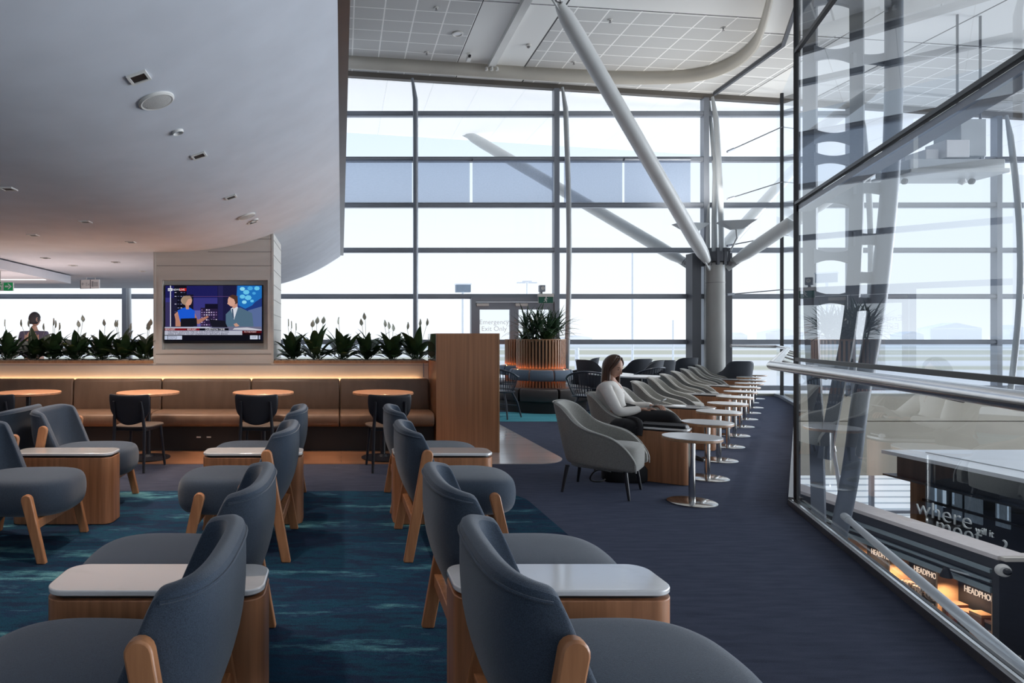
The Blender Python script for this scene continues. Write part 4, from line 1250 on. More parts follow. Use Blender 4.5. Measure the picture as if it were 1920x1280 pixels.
for y in (498, 472, 448):
    xl = px0 if y > 474 else kx(384 if y > 460 else 450)
    m.box(xl + 0.04, px1 - 0.03, YW - 0.003, YW + 0.002, kz(y) - 0.004, kz(y) + 0.004)
for y in (664, 682): m.box(px0 + .03, px1 - .03, YW - 0.003, YW + 0.002, kz(y) - 0.004, kz(y) + 0.004)
for k in range(9): m.box(px1 - 0.002, px1 + 0.003, YW + 0.03, YW + 1, 1.07 + 0.19 * k, 1.078 + 0.19 * k)
obj('board_joint', m, pbr('joint_grey', (0.30, 0.29, 0.27), 0.7), r, smooth=0)
m = MB()
for x in (px0 + 0.012, px1 - 0.012): m.box(x - 0.012, x + 0.012, YW - 0.008, YW + 0.01, 1.04, bulk(x))
for x0_, x1_, z0_, z1_ in ((rx0 - .05, rx1 + .05, rz0 - .05, rz0), (rx0 - .05, rx1 + .05, rz1, rz1 + .05), (rx0 - .05, rx0, rz0, rz1), (rx1, rx1 + .05, rz0, rz1)):
    m.box(x0_, x1_, YW - 0.006, YW + 0.01, z0_, z1_)
obj('edge_trim', m, M_boards, r, smooth=0)

# television
TD = 8.19
tx0, tx1, tz0, tz1 = kx(308, TD), kx(493.5, TD), kz(643.5, TD), kz(534, TD)
TW, TH = tx1 - tx0, tz1 - tz0
tv = thing('television', 'wall mounted flat television showing a news broadcast, in the white pillar recess', 'television', ((tx0 + tx1) / 2, TD, (tz0 + tz1) / 2))
obj('casing', MB().box(-TW / 2, TW / 2, 0, 0.045, -TH / 2, TH / 2), M_black, tv, smooth=0, bevel=0.006)
sw, sh = TW - 0.03, TH - 0.045
def E(c, s=0.8): return emis('tv_%d' % len(MATS), srgb(*c), s)
mats = []; mm = MB(); midx = []
def S(x, y):   # coordinates measured on the screen image: 0..1 across and up
    return (x - 0.5) * sw, (0.5 - y) * sh + 0.012
zl = [0.0]
def poly(pts, c):
    zl[0] += 0.00035
    mats.append(E(c)); vs = [(*S(x, y),) for x, y in pts]
    n0 = len(mm.f)
    mm.add([(x, -0.001 - zl[0], z) for x, z in vs], [tuple(range(len(vs)))])
    midx.append((n0, len(mm.f), len(mats) - 1))
def rect(x0, y0, x1, y1, c): poly([(x0, y0), (x1, y0), (x1, y1), (x0, y1)], c)
def ell(cx, cy, rx, ry, c, n=20): poly([(cx + rx * math.cos(2 * PI * k / n), cy + ry * math.sin(2 * PI * k / n)) for k in range(n)], c)
rect(0, 0, 1, 1, (28, 30, 66))
rect(0, 0, 0.54, 0.22, (32, 32, 92)); rect(0, 0.22, 0.54, 0.45, (58, 56, 130)); rect(0, 0.45, 0.54, 0.8, (104, 100, 168))
rect(0.09, 0.0, 0.22, 0.8, (20, 20, 34)); rect(0.0, 0.3, 0.06, 0.8, (58, 52, 96)); rect(0.06, 0.22, 0.12, 0.8, (34, 32, 58))
rect(0.22, 0.16, 0.29, 0.75, (26, 24, 44))
rect(0.365, 0.40, 0.55, 0.80, (44, 34, 66)); rect(0.41, 0.33, 0.55, 0.42, (22, 20, 40)); 
random.seed(11)
for i in range(7):
    for j in range(7):
        if random.random() < 0.75: rect(0.372 + i * 0.025, 0.43 + j * 0.045, 0.386 + i * 0.025, 0.452 + j * 0.045, random.choice([(190, 170, 210), (150, 130, 180), (226, 215, 235), (120, 90, 140)]))
for j in range(9):
    for i in range(4):
        if random.random() < 0.5: rect(0.10 + i * 0.03, 0.12 + j * 0.07, 0.118 + i * 0.03, 0.13 + j * 0.07, random.choice([(150, 150, 190), (90, 90, 130), (220, 215, 240)]))
rect(0.545, 0, 0.76, 0.8, (30, 30, 66)); rect(0.55, 0, 0.60, 0.8, (40, 38, 84))
rect(0.74, 0, 1, 0.8, (36, 60, 130))
poly([(0.75, 0.0), (1, 0.0), (1, 0.22), (0.93, 0.30), (0.90, 0.36), (0.83, 0.42), (0.76, 0.36), (0.74, 0.2)], (34, 116, 196))
for cx, cy, rr in ((0.80, 0.06, 0.028), (0.84, 0.12, 0.034), (0.88, 0.05, 0.03), (0.80, 0.2, 0.03), (0.86, 0.22, 0.036), (0.82, 0.30, 0.026), (0.95, 0.05, 0.03), (0.90, 0.28, 0.02), (0.92, 0.14, 0.02)):
    ell(cx, cy, rr, rr * 1.3, random.choice([(110, 205, 245), (76, 172, 232), (150, 226, 250)]), 7)
poly([(0.86, 0.45), (1, 0.38), (1, 0.8), (0.8, 0.8)], (92, 112, 160))
rect(0.055, 0.0, 0.063, 0.75, (236, 236, 246))
rect(0.25, 0.195, 0.76, 0.2, (120, 80, 130))
# presenter in blue
poly([(0.10, 0.52), (0.14, 0.46), (0.17, 0.7), (0.12, 0.72)], (196, 140, 120))
poly([(0.11, 0.54), (0.15, 0.48), (0.17, 0.74), (0.11, 0.74)], (188, 132, 112))
poly([(0.31, 0.50), (0.34, 0.62), (0.44, 0.55), (0.455, 0.57), (0.35, 0.70), (0.31, 0.68)], (176, 120, 104))
poly([(0.13, 0.45), (0.20, 0.40), (0.26, 0.40), (0.31, 0.46), (0.31, 0.66), (0.16, 0.66)], (30, 92, 216))
poly([(0.21, 0.34), (0.25, 0.34), (0.25, 0.43), (0.22, 0.43)], (200, 146, 124))
ell(0.225, 0.27, 0.058, 0.085, (176, 150, 128)); ell(0.245, 0.29, 0.034, 0.072, (214, 160, 138)); poly([(0.18, 0.25), (0.20, 0.19), (0.26, 0.185), (0.28, 0.23), (0.24, 0.25), (0.215, 0.33), (0.19, 0.34)], (164, 138, 116))
# presenter in grey suit
poly([(0.63, 0.52), (0.70, 0.40), (0.78, 0.40), (0.90, 0.50), (0.92, 0.78), (0.63, 0.78)], (84, 112, 134))
poly([(0.68, 0.42), (0.74, 0.36), (0.755, 0.40), (0.715, 0.62)], (222, 226, 236)); poly([(0.69, 0.42), (0.705, 0.42), (0.715, 0.60), (0.70, 0.58)], (70, 88, 112))
poly([(0.69, 0.36), (0.75, 0.32), (0.75, 0.38), (0.71, 0.42)], (206, 152, 134))
ell(0.69, 0.28, 0.040, 0.098, (220, 168, 148)); poly([(0.645, 0.33), (0.655, 0.29), (0.67, 0.3), (0.67, 0.36)], (220, 168, 148)); poly([(0.66, 0.20), (0.70, 0.165), (0.75, 0.19), (0.755, 0.31), (0.735, 0.34), (0.715, 0.25)], (82, 54, 44))
poly([(0.71, 0.70), (0.74, 0.68), (0.77, 0.73), (0.73, 0.755)], (206, 156, 136))
rect(0, 0.745, 1, 0.82, (112, 112, 138)); poly([(0.0, 0.76), (0.45, 0.75), (0.5, 0.78), (0, 0.79)], (196, 200, 216)); poly([(0.72, 0.77), (0.85, 0.76), (1, 0.80), (1, 0.815), (0.7, 0.8)], (206, 206, 216))
poly([(0.165, 0.60), (0.33, 0.59), (0.335, 0.74), (0.165, 0.745)], (24, 24, 34)); poly([(0.455, 0.61), (0.62, 0.64), (0.65, 0.76), (0.49, 0.755)], (26, 26, 38))
rect(0, 0.775, 0.37, 0.815, (128, 22, 30)); rect(0.22, 0.775, 0.23, 0.815, (60, 10, 14)); rect(0.36, 0.775, 0.66, 0.815, (14, 14, 22))
rect(0, 0.82, 0.80, 0.897, (188, 190, 206)); rect(0.80, 0.82, 1, 0.862, (92, 20, 26)); rect(0.80, 0.862, 1, 0.897, (30, 14, 20))
rect(0, 0.897, 1, 1, (18, 18, 28)); rect(0.0, 0.91, 0.03, 0.98, (190, 200, 222)); rect(0.035, 0.91, 0.18, 0.98, (200, 208, 230)); rect(0.88, 0.905, 0.96, 0.975, (206, 212, 230)); rect(0.97, 0.905, 0.985, 0.975, (180, 190, 220))
rect(0.035, 0.05, 0.08, 0.10, (236, 238, 248)); rect(0.155, 0.05, 0.225, 0.10, (190, 24, 30))
me = mm.mesh('screen', mats, smooth=0, clean=False)
for a, b, k in midx:
    for f in range(a, b): me.polygons[f].material_index = k
scr = link('screen', me, tv)
def cap(s, x, y, size, c, sx=1.0):
    X, Z = S(x, y)
    text('screen_caption', s, size, E(c), scr, (X, -0.055, Z), (PI / 2, 0, 0), sx=sx)
cap('sky', 0.038, 0.092, 0.034, (20, 20, 60)); cap('NEWS', 0.084, 0.094, 0.034, (240, 240, 250)); cap('LIVE', 0.16, 0.094, 0.034, (250, 240, 240))
cap('NEWS ALERT', 0.008, 0.81, 0.03, (240, 225, 230), 0.72); cap('NEWS ALERT', 0.235, 0.81, 0.03, (240, 225, 230), 0.66); cap('QUESTION TIME', 0.42, 0.811, 0.034, (235, 235, 245), 1.0)
cap('THE FINAL QUESTION TIME OF THIS PARLIAMENTARY SITTING', 0.035, 0.855, 0.030, (30, 30, 60), 0.92)
cap('WEEK IS ABOUT TO GET UNDERWAY BEFORE A BREAK', 0.035, 0.893, 0.030, (30, 30, 60), 1.02)
cap('TO THE POINT', 0.82, 0.853, 0.026, (240, 220, 225), 0.9); cap('MARKETS', 0.042, 0.943, 0.026, (30, 30, 60)); cap('NOW UP', 0.042, 0.977, 0.026, (30, 30, 60)); cap('12:37', 0.895, 0.95, 0.028, (30, 30, 60))

# planter wall
PW0, PW1 = -9.0, kx(803)
r = struct(empty('wall_planter'), 'cream low wall behind the banquette carrying the planter troughs')
obj('face', MB().box(PW0, PW1, YW, YW + 0.04, 0.0, 1.03), M_cream, r, smooth=0)
obj('rear_face', MB().box(PW0, PW1, YW + 0.62, YW + 0.66, 0.0, 1.03), M_cream, r, smooth=0)
obj('board_joint', MB().box(PW0, PW1, YW - 0.002, YW, 1.0, 1.006).box(kx(793), kx(795), YW - 0.004, YW, 0.85, 1.03), M_mullion, r, smooth=0)
def trough(x0, x1, lab):
    t = thing('planter_trough', lab, 'planter', ((x0 + x1) / 2, YW, 1.03))
    h = (x1 - x0) / 2
    obj('rim', MB().box(-h, h, -0.015, 0.03, 0, 0.032).box(-h, h, 0.62, 0.66, 0, 0.032), M_oakh, t, smooth=0)
    obj('soil', MB().box(-h, h, 0.03, 0.62, -0.02, 0.0), M_soil, t, smooth=0)
    m = MB(); random.seed(5)
    for k in range(int(h * 2 / 0.038)):
        for row in range(4):
            rr = random.uniform(0.016, 0.03)
            m.ball((-h + 0.02 + 0.038 * k + random.uniform(-.012, .012), 0.05 + 0.05 * row + random.uniform(-.01, .01), 0.022 + random.uniform(-.004, .012)), rr, 7, 4, (1.25, 1, 0.7))
    o = obj('pebbles', m, M_pebble, t); o['kind'] = 'stuff'
trough(PW0, px0 - 0.005, 'long timber rimmed planter trough left of the screen pillar')
trough(px1 + 0.005, PW1, 'timber rimmed planter trough right of the screen pillar')


def leaf(m, base, az, lean, L, W, droop=0.5, n=7, fold=0.16, stem=0.35):
    """a lance shaped leaf on a stalk, arching outwards"""
    base = Vector(base); p = base.copy(); th = lean
    dirh = Vector((math.cos(az), math.sin(az), 0)); sd = Vector((-math.sin(az), math.cos(az), 0))
    m.tube([base, base + (dirh * math.sin(th * 0.6) + Vector((0, 0, math.cos(th * 0.6)))) * (L * stem * 0.5), base + (dirh * math.sin(th * 0.8) + Vector((0, 0, math.cos(th * 0.8)))) * L * stem], 0.0045, 5, caps=False)
    p = base + (dirh * math.sin(th * 0.8) + Vector((0, 0, math.cos(th * 0.8)))) * L * stem
    rows = []
    for k in range(n + 1):
        f = k / n
        wd = W * (math.sin(PI * min(1, f ** 0.75)) ** 0.8) * (1 - 0.25 * f) + 0.001
        d = dirh * math.sin(th) + Vector((0, 0, math.cos(th)))
        up = dirh * -math.cos(th) + Vector((0, 0, math.sin(th)))
        rows.append([p - sd * wd * 0.5 + up * wd * fold, p, p + sd * wd * 0.5 + up * wd * fold])
        p = p + d * (L * (1 - stem) / n * 1.3)
        th += droop / n * (0.4 + 1.2 * f)
    m.grid(rows)


def lily(seed, hgt):
    random.seed(seed)
    m = MB()
    for k in range(34):
        az = random.uniform(0, 2 * PI); inner = random.random()
        leaf(m, (random.uniform(-.04, .04), random.uniform(-.04, .04), 0.0), az, 0.06 + 1.12 * inner, hgt * random.uniform(0.6, 1.0) * (1.0 - 0.25 * inner), random.uniform(0.09, 0.145), random.uniform(0.5, 1.6), fold=0.12)
    fl = MB()
    for k in range(random.choice([1, 2, 2, 3])):
        az = random.uniform(0, 2 * PI); ln = random.uniform(0.05, 0.3); h = hgt * random.uniform(0.95, 1.15)
        tp = Vector((math.cos(az) * h * math.sin(ln), math.sin(az) * h * math.sin(ln), h * math.cos(ln)))
        fl.tube([(0, 0, 0), tp * 0.5, tp], 0.003, 5, caps=False)
        rows = []
        for q in range(6):
            f = q / 5; wd = 0.060 * math.sin(PI * min(1, f ** 0.8 + 0.02)) + 0.001
            c = tp + Vector((0.012 * f, 0, 0.105 * f))
            rows.append([c + Vector((-wd / 2, 0.012, 0)), c, c + Vector((wd / 2, 0.012, 0))])
        fl.grid(rows)
    return m, fl


protos = []
for s in range(4):
    m, fl = lily(20 + s, 0.46 + 0.025 * s)
    t = empty('peace_lily')
    obj('foliage', m, M_leaf, t, smooth=60)
    obj('flower', fl, M_spathe, t, smooth=60)
    protos.append(t)
LP = []
xL = [px0 - 0.17 - 0.30 * k for k in range(8)]
labsL = ['peace lily hard against the left side of the screen pillar', 'peace lily second to the left of the screen pillar', 'peace lily third to the left of the screen pillar', 'peace lily in the left trough midway to the standing man',
         'peace lily in the left trough just right of the standing man', 'peace lily in the left trough below the standing man', 'peace lily in the left trough just left of the standing man', 'peace lily at the left picture edge']
xR = [px1 + 0.22 + 0.325 * k for k in range(6)]
labsR = ['peace lily just right of the screen pillar', 'peace lily second to the right of the screen pillar', 'peace lily third to the right of the screen pillar', 'peace lily third from the timber end panel',
         'peace lily second from the timber end panel', 'peace lily nearest the timber end panel']
used = set()
for i, (x, lab) in enumerate(list(zip(xL, labsL)) + list(zip(xR, labsR))):
    k = i % 4; loc = (x, YW + 0.26 + 0.05 * (i % 3 - 1), 1.035); rz = i * 1.37 + (1.9 if i == 5 else 0)
    if k not in used:
        o = protos[k]; used.add(k); o.location = loc; o.rotation_euler = (0, 0, rz); tag(o, lab, 'plant')
    else: o = dup(protos[k], loc, rz, lab); o['category'] = 'plant'
    o['group'] = 'peace lilies in the planter troughs'
    o.scale = (1, 1, random.uniform(0.84, 0.98))

# ------------------------------------------------------------------ timber end panel, banquette
ex0, ex1 = 1.1125, 1.85
t = thing('timber_end_panel', 'tall oak veneered end panel block closing the banquette', 'panel', (0, 7.5, 0))
obj('carcass', MB().box(ex0, ex1, 0, 0.70, 0, 1.40), M_oakpanel, t, smooth=0)
obj('edge_strip', MB().box(ex1 - 0.012, ex1 + 0.004, -0.004, 0.70, 0, 1.40), M_oakh, t, smooth=0)
obj('polished_side', MB().box(ex0 - 0.004, ex0, 0.64, 0.70, 1.07, 1.398).box(ex0 - 0.004, ex0, 0.02, 0.64, 1.07, 1.398), M_glossypanel, t, smooth=0)
t = thing('banquette', 'long brown upholstered banquette bench with separate back and seat cushions', 'bench', (0, 0, 0))
edges = [-7.80, -6.69, -5.58, -4.46, -3.35, -2.245, -1.13, -0.02, 1.10]
for a, b in zip(edges, edges[1:]):
    g2 = 0.004
    rows = []
    m = MB()
    prof = [(7.565, 0.30), (7.515, 0.33), (7.50, 0.40), (7.52, 0.445), (7.57, 0.465), (7.75, 0.47), (8.02, 0.462), (8.04, 0.30)]
    m.grid([[(x, y, z) for y, z in prof] for x in (a + g2, a + g2 + 0.02, b - g2 - 0.02, b - g2)])
    m.add([(a + g2, y, z) for y, z in prof], [tuple(range(len(prof)))]); m.add([(b - g2, y, z) for y, z in prof], [tuple(range(len(prof)))])
    obj('seat_cushion', m, M_brown, t, smooth=50, bevel=0.018, seg=3)
    m = MB()
    prof = [(7.985, 0.462), (7.975, 0.52), (7.995, 0.79), (8.02, 0.835), (8.06, 0.838), (8.10, 0.82), (8.10, 0.462)]
    m.grid([[(x, y, z) for y, z in prof] for x in (a + g2, b - g2)])
    m.add([(a + g2, y, z) for y, z in prof], [tuple(range(len(prof)))]); m.add([(b - g2, y, z) for y, z in prof], [tuple(range(len(prof)))])
    obj('back_cushion', m, M_brown, t, smooth=50, bevel=0.022, seg=3)
obj('plinth', MB().box(-7.8, 1.10, 7.62, 8.1, 0.0, 0.30), M_plinth, t, smooth=0)
obj('power_outlet', MB().box(kx(368, 7.6), kx(376, 7.6), 7.612, 7.62, 0.16, 0.175).box(kx(387, 7.6), kx(395, 7.6), 7.612, 7.62, 0.16, 0.175), M_fitting, t, smooth=0)
area('led_cove', (-3.3, 8.118, 0.80), (PI, 0, 0), 8.6, 0.03, 13, (1.0, 0.56, 0.28))

# cafe tables and chairs
def make_cafe_table():
    t = empty('cafe_table')
    obj('tabletop', MB().lathe([(0.325, 0.712), (0.338, 0.718), (0.339, 0.736), (0.333, 0.741)], 56), M_tabletop, t)
    obj('pole', MB().lathe([(0.03, 0.02), (0.027, 0.06), (0.027, 0.69), (0.10, 0.70), (0.10, 0.713)], 24), M_blackwood, t)
    obj('base', MB().lathe([(0.24, 0.005), (0.24, 0.014), (0.06, 0.026), (0.045, 0.05)], 44), M_blackwood, t)
    return t


CT = make_cafe_table()
for i, (x, lab) in enumerate(((0.464, 'round timber cafe table nearest the tall timber panel'), (-0.869, 'round timber cafe table second from the tall timber panel'),
                              (-2.154, 'round timber cafe table below the left edge of the television'), (-3.49, 'round timber cafe table at the left picture edge'))):
    loc = (x, 7.14, 0.005)
    o = CT if i == 0 else dup(CT, loc, 0, lab)
    o.location = loc; tag(o, lab, 'table', 'round cafe tables along the banquette')


def make_cafe_chair():
    """faces +y; back legs at y=-0.2"""
    t = empty('cafe_chair')
    rows = []
    for i in range(9):
        v = i / 8; z = 0.47 + 0.315 * v
        hw = 0.222 * (1 - (1 - v) ** 3.4 * 0.42) - 0.02 * max(0, v - 0.9) * 10 * 0.3
        row = []
        for k in range(13):
            u = -1 + 2 * k / 12
            drop = 0.02 * abs(u) ** 2 * (1 - v) - 0.012 * (1 - abs(u) ** 3) * v
            row.append((u * hw, -0.215 - 0.03 * v + 0.055 * u * u, z + (0.03 * u * u if v < 0.3 else 0) * (1 - v) - (0.012 * (1 - u * u) if v > 0.8 else 0)))
        rows.append(row)
    obj('backrest', MB().grid(rows), M_blackwood, t, solid=0.014, soff=0, sub=1)
    seat = []
    for k in range(28):
        a = 2 * PI * k / 28
        c, s = math.cos(a), math.sin(a)
        seat.append((0.225 * math.copysign(abs(c) ** 0.62, c) * (1.0 if s > 0 else 0.92), 0.02 + 0.215 * math.copysign(abs(s) ** 0.62, s)))
    m = MB().prism(seat, 0.437, 0.455)
    obj('seat', m, M_seatbrown, t, bevel=0.006, smooth=40)
    obj('seat_frame', MB().box(-0.17, 0.17, -0.16, 0.19, 0.405, 0.437), M_blackwood, t, smooth=0, bevel=0.006)
    for s in (-1, 1):
        obj('leg', MB().tube([(s * 0.175, -0.235, 0), (s * 0.16, -0.19, 0.42), (s * 0.15, -0.21, 0.6), (s * 0.147, -0.235, 0.71)], [0.013, 0.018, 0.015, 0.011], 10), M_blackwood, t)
        obj('leg', MB().tube([(s * 0.20, 0.20, 0), (s * 0.165, 0.165, 0.42)], [0.012, 0.019], 10), M_blackwood, t)
    return t


CC = make_cafe_chair()
for i, (x, y, rz, lab) in enumerate(((0.475, 6.60, 0.05, 'black cafe chair at the table nearest the tall timber panel'), (-0.842, 6.62, -0.06, 'black cafe chair at the second table from the timber panel'),
                                     (-2.10, 6.62, -0.16, 'black cafe chair at the table below the television'), (-3.50, 6.62, 0.0, 'black cafe chair cut by the left picture edge'))):
    o = CC if i == 0 else dup(CC, (x, y, 0), rz, lab)
    o.location = (x, y, 0); o.rotation_euler = (0, 0, rz); tag(o, lab, 'chair', 'black chairs along the cafe tables')

# signs and man at the far left
t = thing('exit_sign', 'green exit sign with white arrow and running man at far left', 'sign', (0, 0, 0))
es = at(4, 537, 9.0)
t.location = es
obj('panel', MB().box(-0.20, 0.16, -0.012, 0.012, -0.062, 0.058), M_sigwhite, t, smooth=0)
obj('green_panel', MB().box(0.03, 0.158, -0.016, -0.012, -0.058, 0.055), M_signgreen, t, smooth=0)
ar = MB().box(0.05, 0.10, -0.0195, -0.0165, -0.012, 0.012).add([(0.085, -0.018, -0.04), (0.1, -0.018, -0.04), (0.145, -0.018, 0), (0.1, -0.018, 0.04), (0.085, -0.018, 0.04), (0.115, -0.018, 0)], [(0, 1, 2, 5), (5, 2, 3, 4)])
obj('arrow', ar, M_sigwhite, t, smooth=0)
running_man(t, 0.13, (-0.03, -0.0135, 0.0), mat=M_signgreen)
obj('hanger', MB().box(-0.03, -0.02, -0.005, 0.005, 0.058, 0.30), M_fitting, t, smooth=0)
hs = at(170, 532, 11.5)
t = thing('wayfinding_sign', 'white hanging wayfinding sign with arrow and exit lettering near the ceiling at left', 'sign', hs, -0.28)
obj('panel', MB().box(-0.20, -0.005, -0.012, 0.012, -0.085, 0.075).box(0.008, 0.185, -0.012, 0.012, -0.085, 0.075), M_sigwhite, t, smooth=0)
obj('edge_strip', MB().box(-0.21, -0.198, -0.014, 0.014, -0.085, 0.075).box(-0.003, 0.008, -0.014, 0.014, -0.085, 0.075), M_black, t, smooth=0)
text('sign_lettering', 'Exit', 0.075, M_lettertxt, t, (-0.095, -0.0135, -0.03), (PI / 2, 0, 0))
obj('arrow', MB().box(-0.175, -0.125, -0.015, -0.0125, -0.006, 0.006).bar((-0.178, -0.0137, 0), (-0.152, -0.0137, 0.028), 0.01, 0.003, up=(0, 1, 0)).bar((-0.178, -0.0137, 0), (-0.152, -0.0137, -0.028), 0.01, 0.003, up=(0, 1, 0)), M_lettertxt, t, smooth=0)
obj('pictogram', MB().box(0.03, 0.07, -0.015, -0.0125, -0.055, 0.045).box(0.085, 0.10, -0.015, -0.0125, -0.05, 0.03).box(0.115, 0.13, -0.015, -0.0125, -0.05, 0.03).box(0.145, 0.16, -0.015, -0.0125, -0.05, 0.03), M_lettertxt, t, smooth=0)
obj('hanger', MB().box(-0.1, -0.09, -0.004, 0.004, 0.075, 0.2).box(0.09, 0.1, -0.004, 0.004, 0.075, 0.2), M_fitting, t, smooth=0)
# ------------------------------------------------------------------ blue lounge chairs
def sgn(v, p): return math.copysign(abs(v) ** p, v)


PHI = [-1, -.988, -.96, -.9, -.8, -.7, -.6, -.5, -.38, -.25, -.12, 0, .12, .25, .38, .5, .6, .7, .8, .9, .96, .988, 1]


def lounge_shell():
    def plan(z, ins, phi):
        k = (z - 0.2) / 0.57
        xb = -0.20 - 0.19 * (1 - (1 - min(1, k * 1.25)) ** 2.2) + 0.012 * k * k + ins
        W = 0.245 + 0.068 * (1 - (1 - min(1, k * 1.5)) ** 2) - ins * 0.95
        xf = -0.10 - 0.44 * (z - 0.45)
        a = phi * PI / 2
        return xf - (xf - xb) * max(0, math.cos(a)) ** 0.62, W * sgn(math.sin(a), 0.62)
    rows = []
    def ztop(p): return 0.775 - 0.022 * abs(p) ** 3 - (0.020 if abs(p) > 0.99 else 0.004 if abs(p) > 0.98 else 0)
    for v in (0, .06, .16, .3, .45, .6, .75, .88, .96, 1.0):
        rows.append([(*plan(0.2 + v * (ztop(p) - 0.2), 0.0, p), 0.2 + v * (ztop(p) - 0.2)) for p in PHI])
    rows.append([(*plan(ztop(p), 0.03, p), ztop(p) + 0.012) for p in PHI])
    for v in (1.0, .95, .85, .7, .55, .4, .25, .12, 0.03):
        rows.append([(*plan(0.2 + v * (ztop(p) - 0.2), 0.062 + 0.012 * (1 - v), p), 0.2 + v * (ztop(p) - 0.2)) for p in PHI])
    m = MB().grid(rows)
    n = len(PHI)
    for c in (0, n - 1):
        idx = [r * n + c for r in range(len(rows))]
        m.f.append(tuple(idx))
    m.f.append(tuple(range(n)) + tuple(len(m.v) - n + k for k in range(n - 1, -1, -1)))
    seam = [Vector((*plan(ztop(p) - 0.03, -0.001, p), ztop(p) - 0.022)) for p in PHI[2:-2]]
    edge = [Vector((*plan(0.2 + v * (ztop(1) - 0.2), -0.003, 1), 0.2 + v * (ztop(1) - 0.2))) for v in (.9, .7, .5, .3, .1)]
    edge2 = [Vector((e.x, -e.y, e.z)) for e in edge]
    return m, seam


def plate_leg(p0, p1, w0, w1, th, y):
    """flat timber leg with a rounded head, in the plane y"""
    a, b = Vector((p0[0], p0[1])), Vector((p1[0], p1[1]))
    d = (b - a).normalized(); s = Vector((-d.y, d.x))
    pts = [a - s * w0 / 2, a + s * w0 / 2]
    pts[0] = Vector((pts[0].x + d.x / d.y * (0 - pts[0].y), 0)); pts[1] = Vector((pts[1].x + d.x / d.y * (0 - pts[1].y), 0))
    for k in range(9):
        t_ = PI * k / 8
        pts.append(b + s * (w1 / 2 * math.cos(t_)) + d * (w1 / 2 * math.sin(t_)))
    n = len(pts)
    m = MB()
    vs = [(p.x, y - th / 2, p.y) for p in pts] + [(p.x, y + th / 2, p.y) for p in pts]
    fs = [tuple(range(n)), tuple(range(2 * n - 1, n - 1, -1))] + [(i, n + i, n + (i + 1) % n, (i + 1) % n) for i in range(n)]
    return m.add(vs, fs)


def super_seat(x0, x1, hw, prof, n=4.0, taper=0.12, N=40):
    m = MB(); rows = []
    xc, hl = (x0 + x1) / 2, (x1 - x0) / 2
    for z, s, dz in prof:
        row = []
        for k in range(N):
            a = 2 * PI * k / N
            c, q = sgn(math.cos(a), 2 / n), sgn(math.sin(a), 2 / n)
            x = xc + hl * c * s
            row.append((x, hw * q * s * (1 - taper * (1 - c) / 2), z + dz * (1 if c > 0 else 0) * abs(c)))
        rows.append(row)
    m.grid(rows, closed=True)
    m.f.append(tuple(range(N)))
    m.f.append(tuple(len(m.v) - N + k for k in range(N - 1, -1, -1)))
    return m


def make_lounge(fab):
    t = empty('lounge_chair')
    shell, seam = lounge_shell()
    sh = obj('back_shell', shell, fab, t, smooth=60, sub=1)
    obj('piping', MB().tube(seam, 0.0045, 6), fab, sh)
    obj('seat', super_seat(-0.28, 0.385, 0.292, [(0.245, 0.80, 0), (0.255, 0.9, 0), (0.29, 0.975, 0), (0.35, 1.0, 0), (0.405, 0.99, 0), (0.445, 0.95, 0), (0.463, 0.88, 0), (0.472, 0.72, 0), (0.477, 0.4, 0), (0.478, 0.02, 0)], n=2.9), fab, t, smooth=60, sub=1)
    for s in (-1, 1):
        obj('leg', plate_leg((-0.328, 0), (-0.212, 0.635), 0.056, 0.066, 0.036, s * 0.335), M_leg, t, smooth=40, bevel=0.006)
        obj('leg', plate_leg((0.285, 0), (0.195, 0.375), 0.052, 0.064, 0.036, s * 0.312), M_leg, t, smooth=40, bevel=0.006)
    obj('stretcher', MB().box(-0.30, -0.262, -0.325, 0.325, 0.19, 0.25), M_leg, t, smooth=0, bevel=0.005)
    obj('stretcher', MB().box(0.215, 0.25, -0.30, 0.30, 0.195, 0.25), M_leg, t, smooth=0, bevel=0.005)
    return t


LC = [(0.726, 1.75, 0, 'lounge chair in the front right, back to the camera, overlapping the nearest white topped table'),
      (0.726, 2.62, 0, 'blue lounge chair just beyond the front right white topped table, facing the walkway'),
      (0.726, 4.15, 0, 'blue lounge chair facing the walkway in front of the table by the timber end panel'),
      (0.726, 5.22, 0, 'blue lounge chair facing the walkway, the one closest to the timber end panel'),
      (-0.657, 1.75, PI, 'lounge chair in the front left, overlapping the marbled white topped table'),
      (-0.657, 2.62, PI, 'blue lounge chair just beyond the front left marbled table, facing away from the aisle'),
      (-0.657, 4.15, PI, 'blue lounge chair in the aisle facing left, in front of the middle side table'),
      (-0.657, 5.22, PI, 'blue lounge chair facing left closest to the banquette beside the aisle'),
      (-2.055, 4.10, 0, 'blue lounge chair cut by the left picture edge with its seat fully in view'),
      (-2.055, 5.20, 0, 'grey blue lounge chair facing the aisle behind the leftmost side table'),
      (-2.90, 5.20, PI, 'dark blue lounge chair turned away, back to back with its neighbour at far left')]
L0 = make_lounge(M_fabric)
for i, (x, y, rz, lab) in enumerate(LC):
    o = L0 if i == 0 else dup(L0, (x, y, 0.004), rz, lab)
    o.location = (x, y, 0.004); o.rotation_euler = (0, 0, rz)
    tag(o, lab, 'chair', 'blue lounge chairs with oak legs')


# side tables of oak with white stone tops
def make_side_table():
    t = empty('side_table')
    obj('body', MB().prism(rrect(-0.36, 0.36, -0.125, 0.125, 0.07, 8), 0.004, 0.478), M_oak, t, smooth=40, bevel=0.003)
    obj('recess', MB().prism(rrect(-0.335, 0.335, -0.10, 0.10, 0.05, 6), 0.478, 0.492), M_plinth, t, smooth=40)
    obj('top', MB().prism(rrect(-0.36, 0.36, -0.125, 0.125, 0.07, 10), 0.492, 0.512), M_stone, t, smooth=40, bevel=0.005, seg=3)
    return t


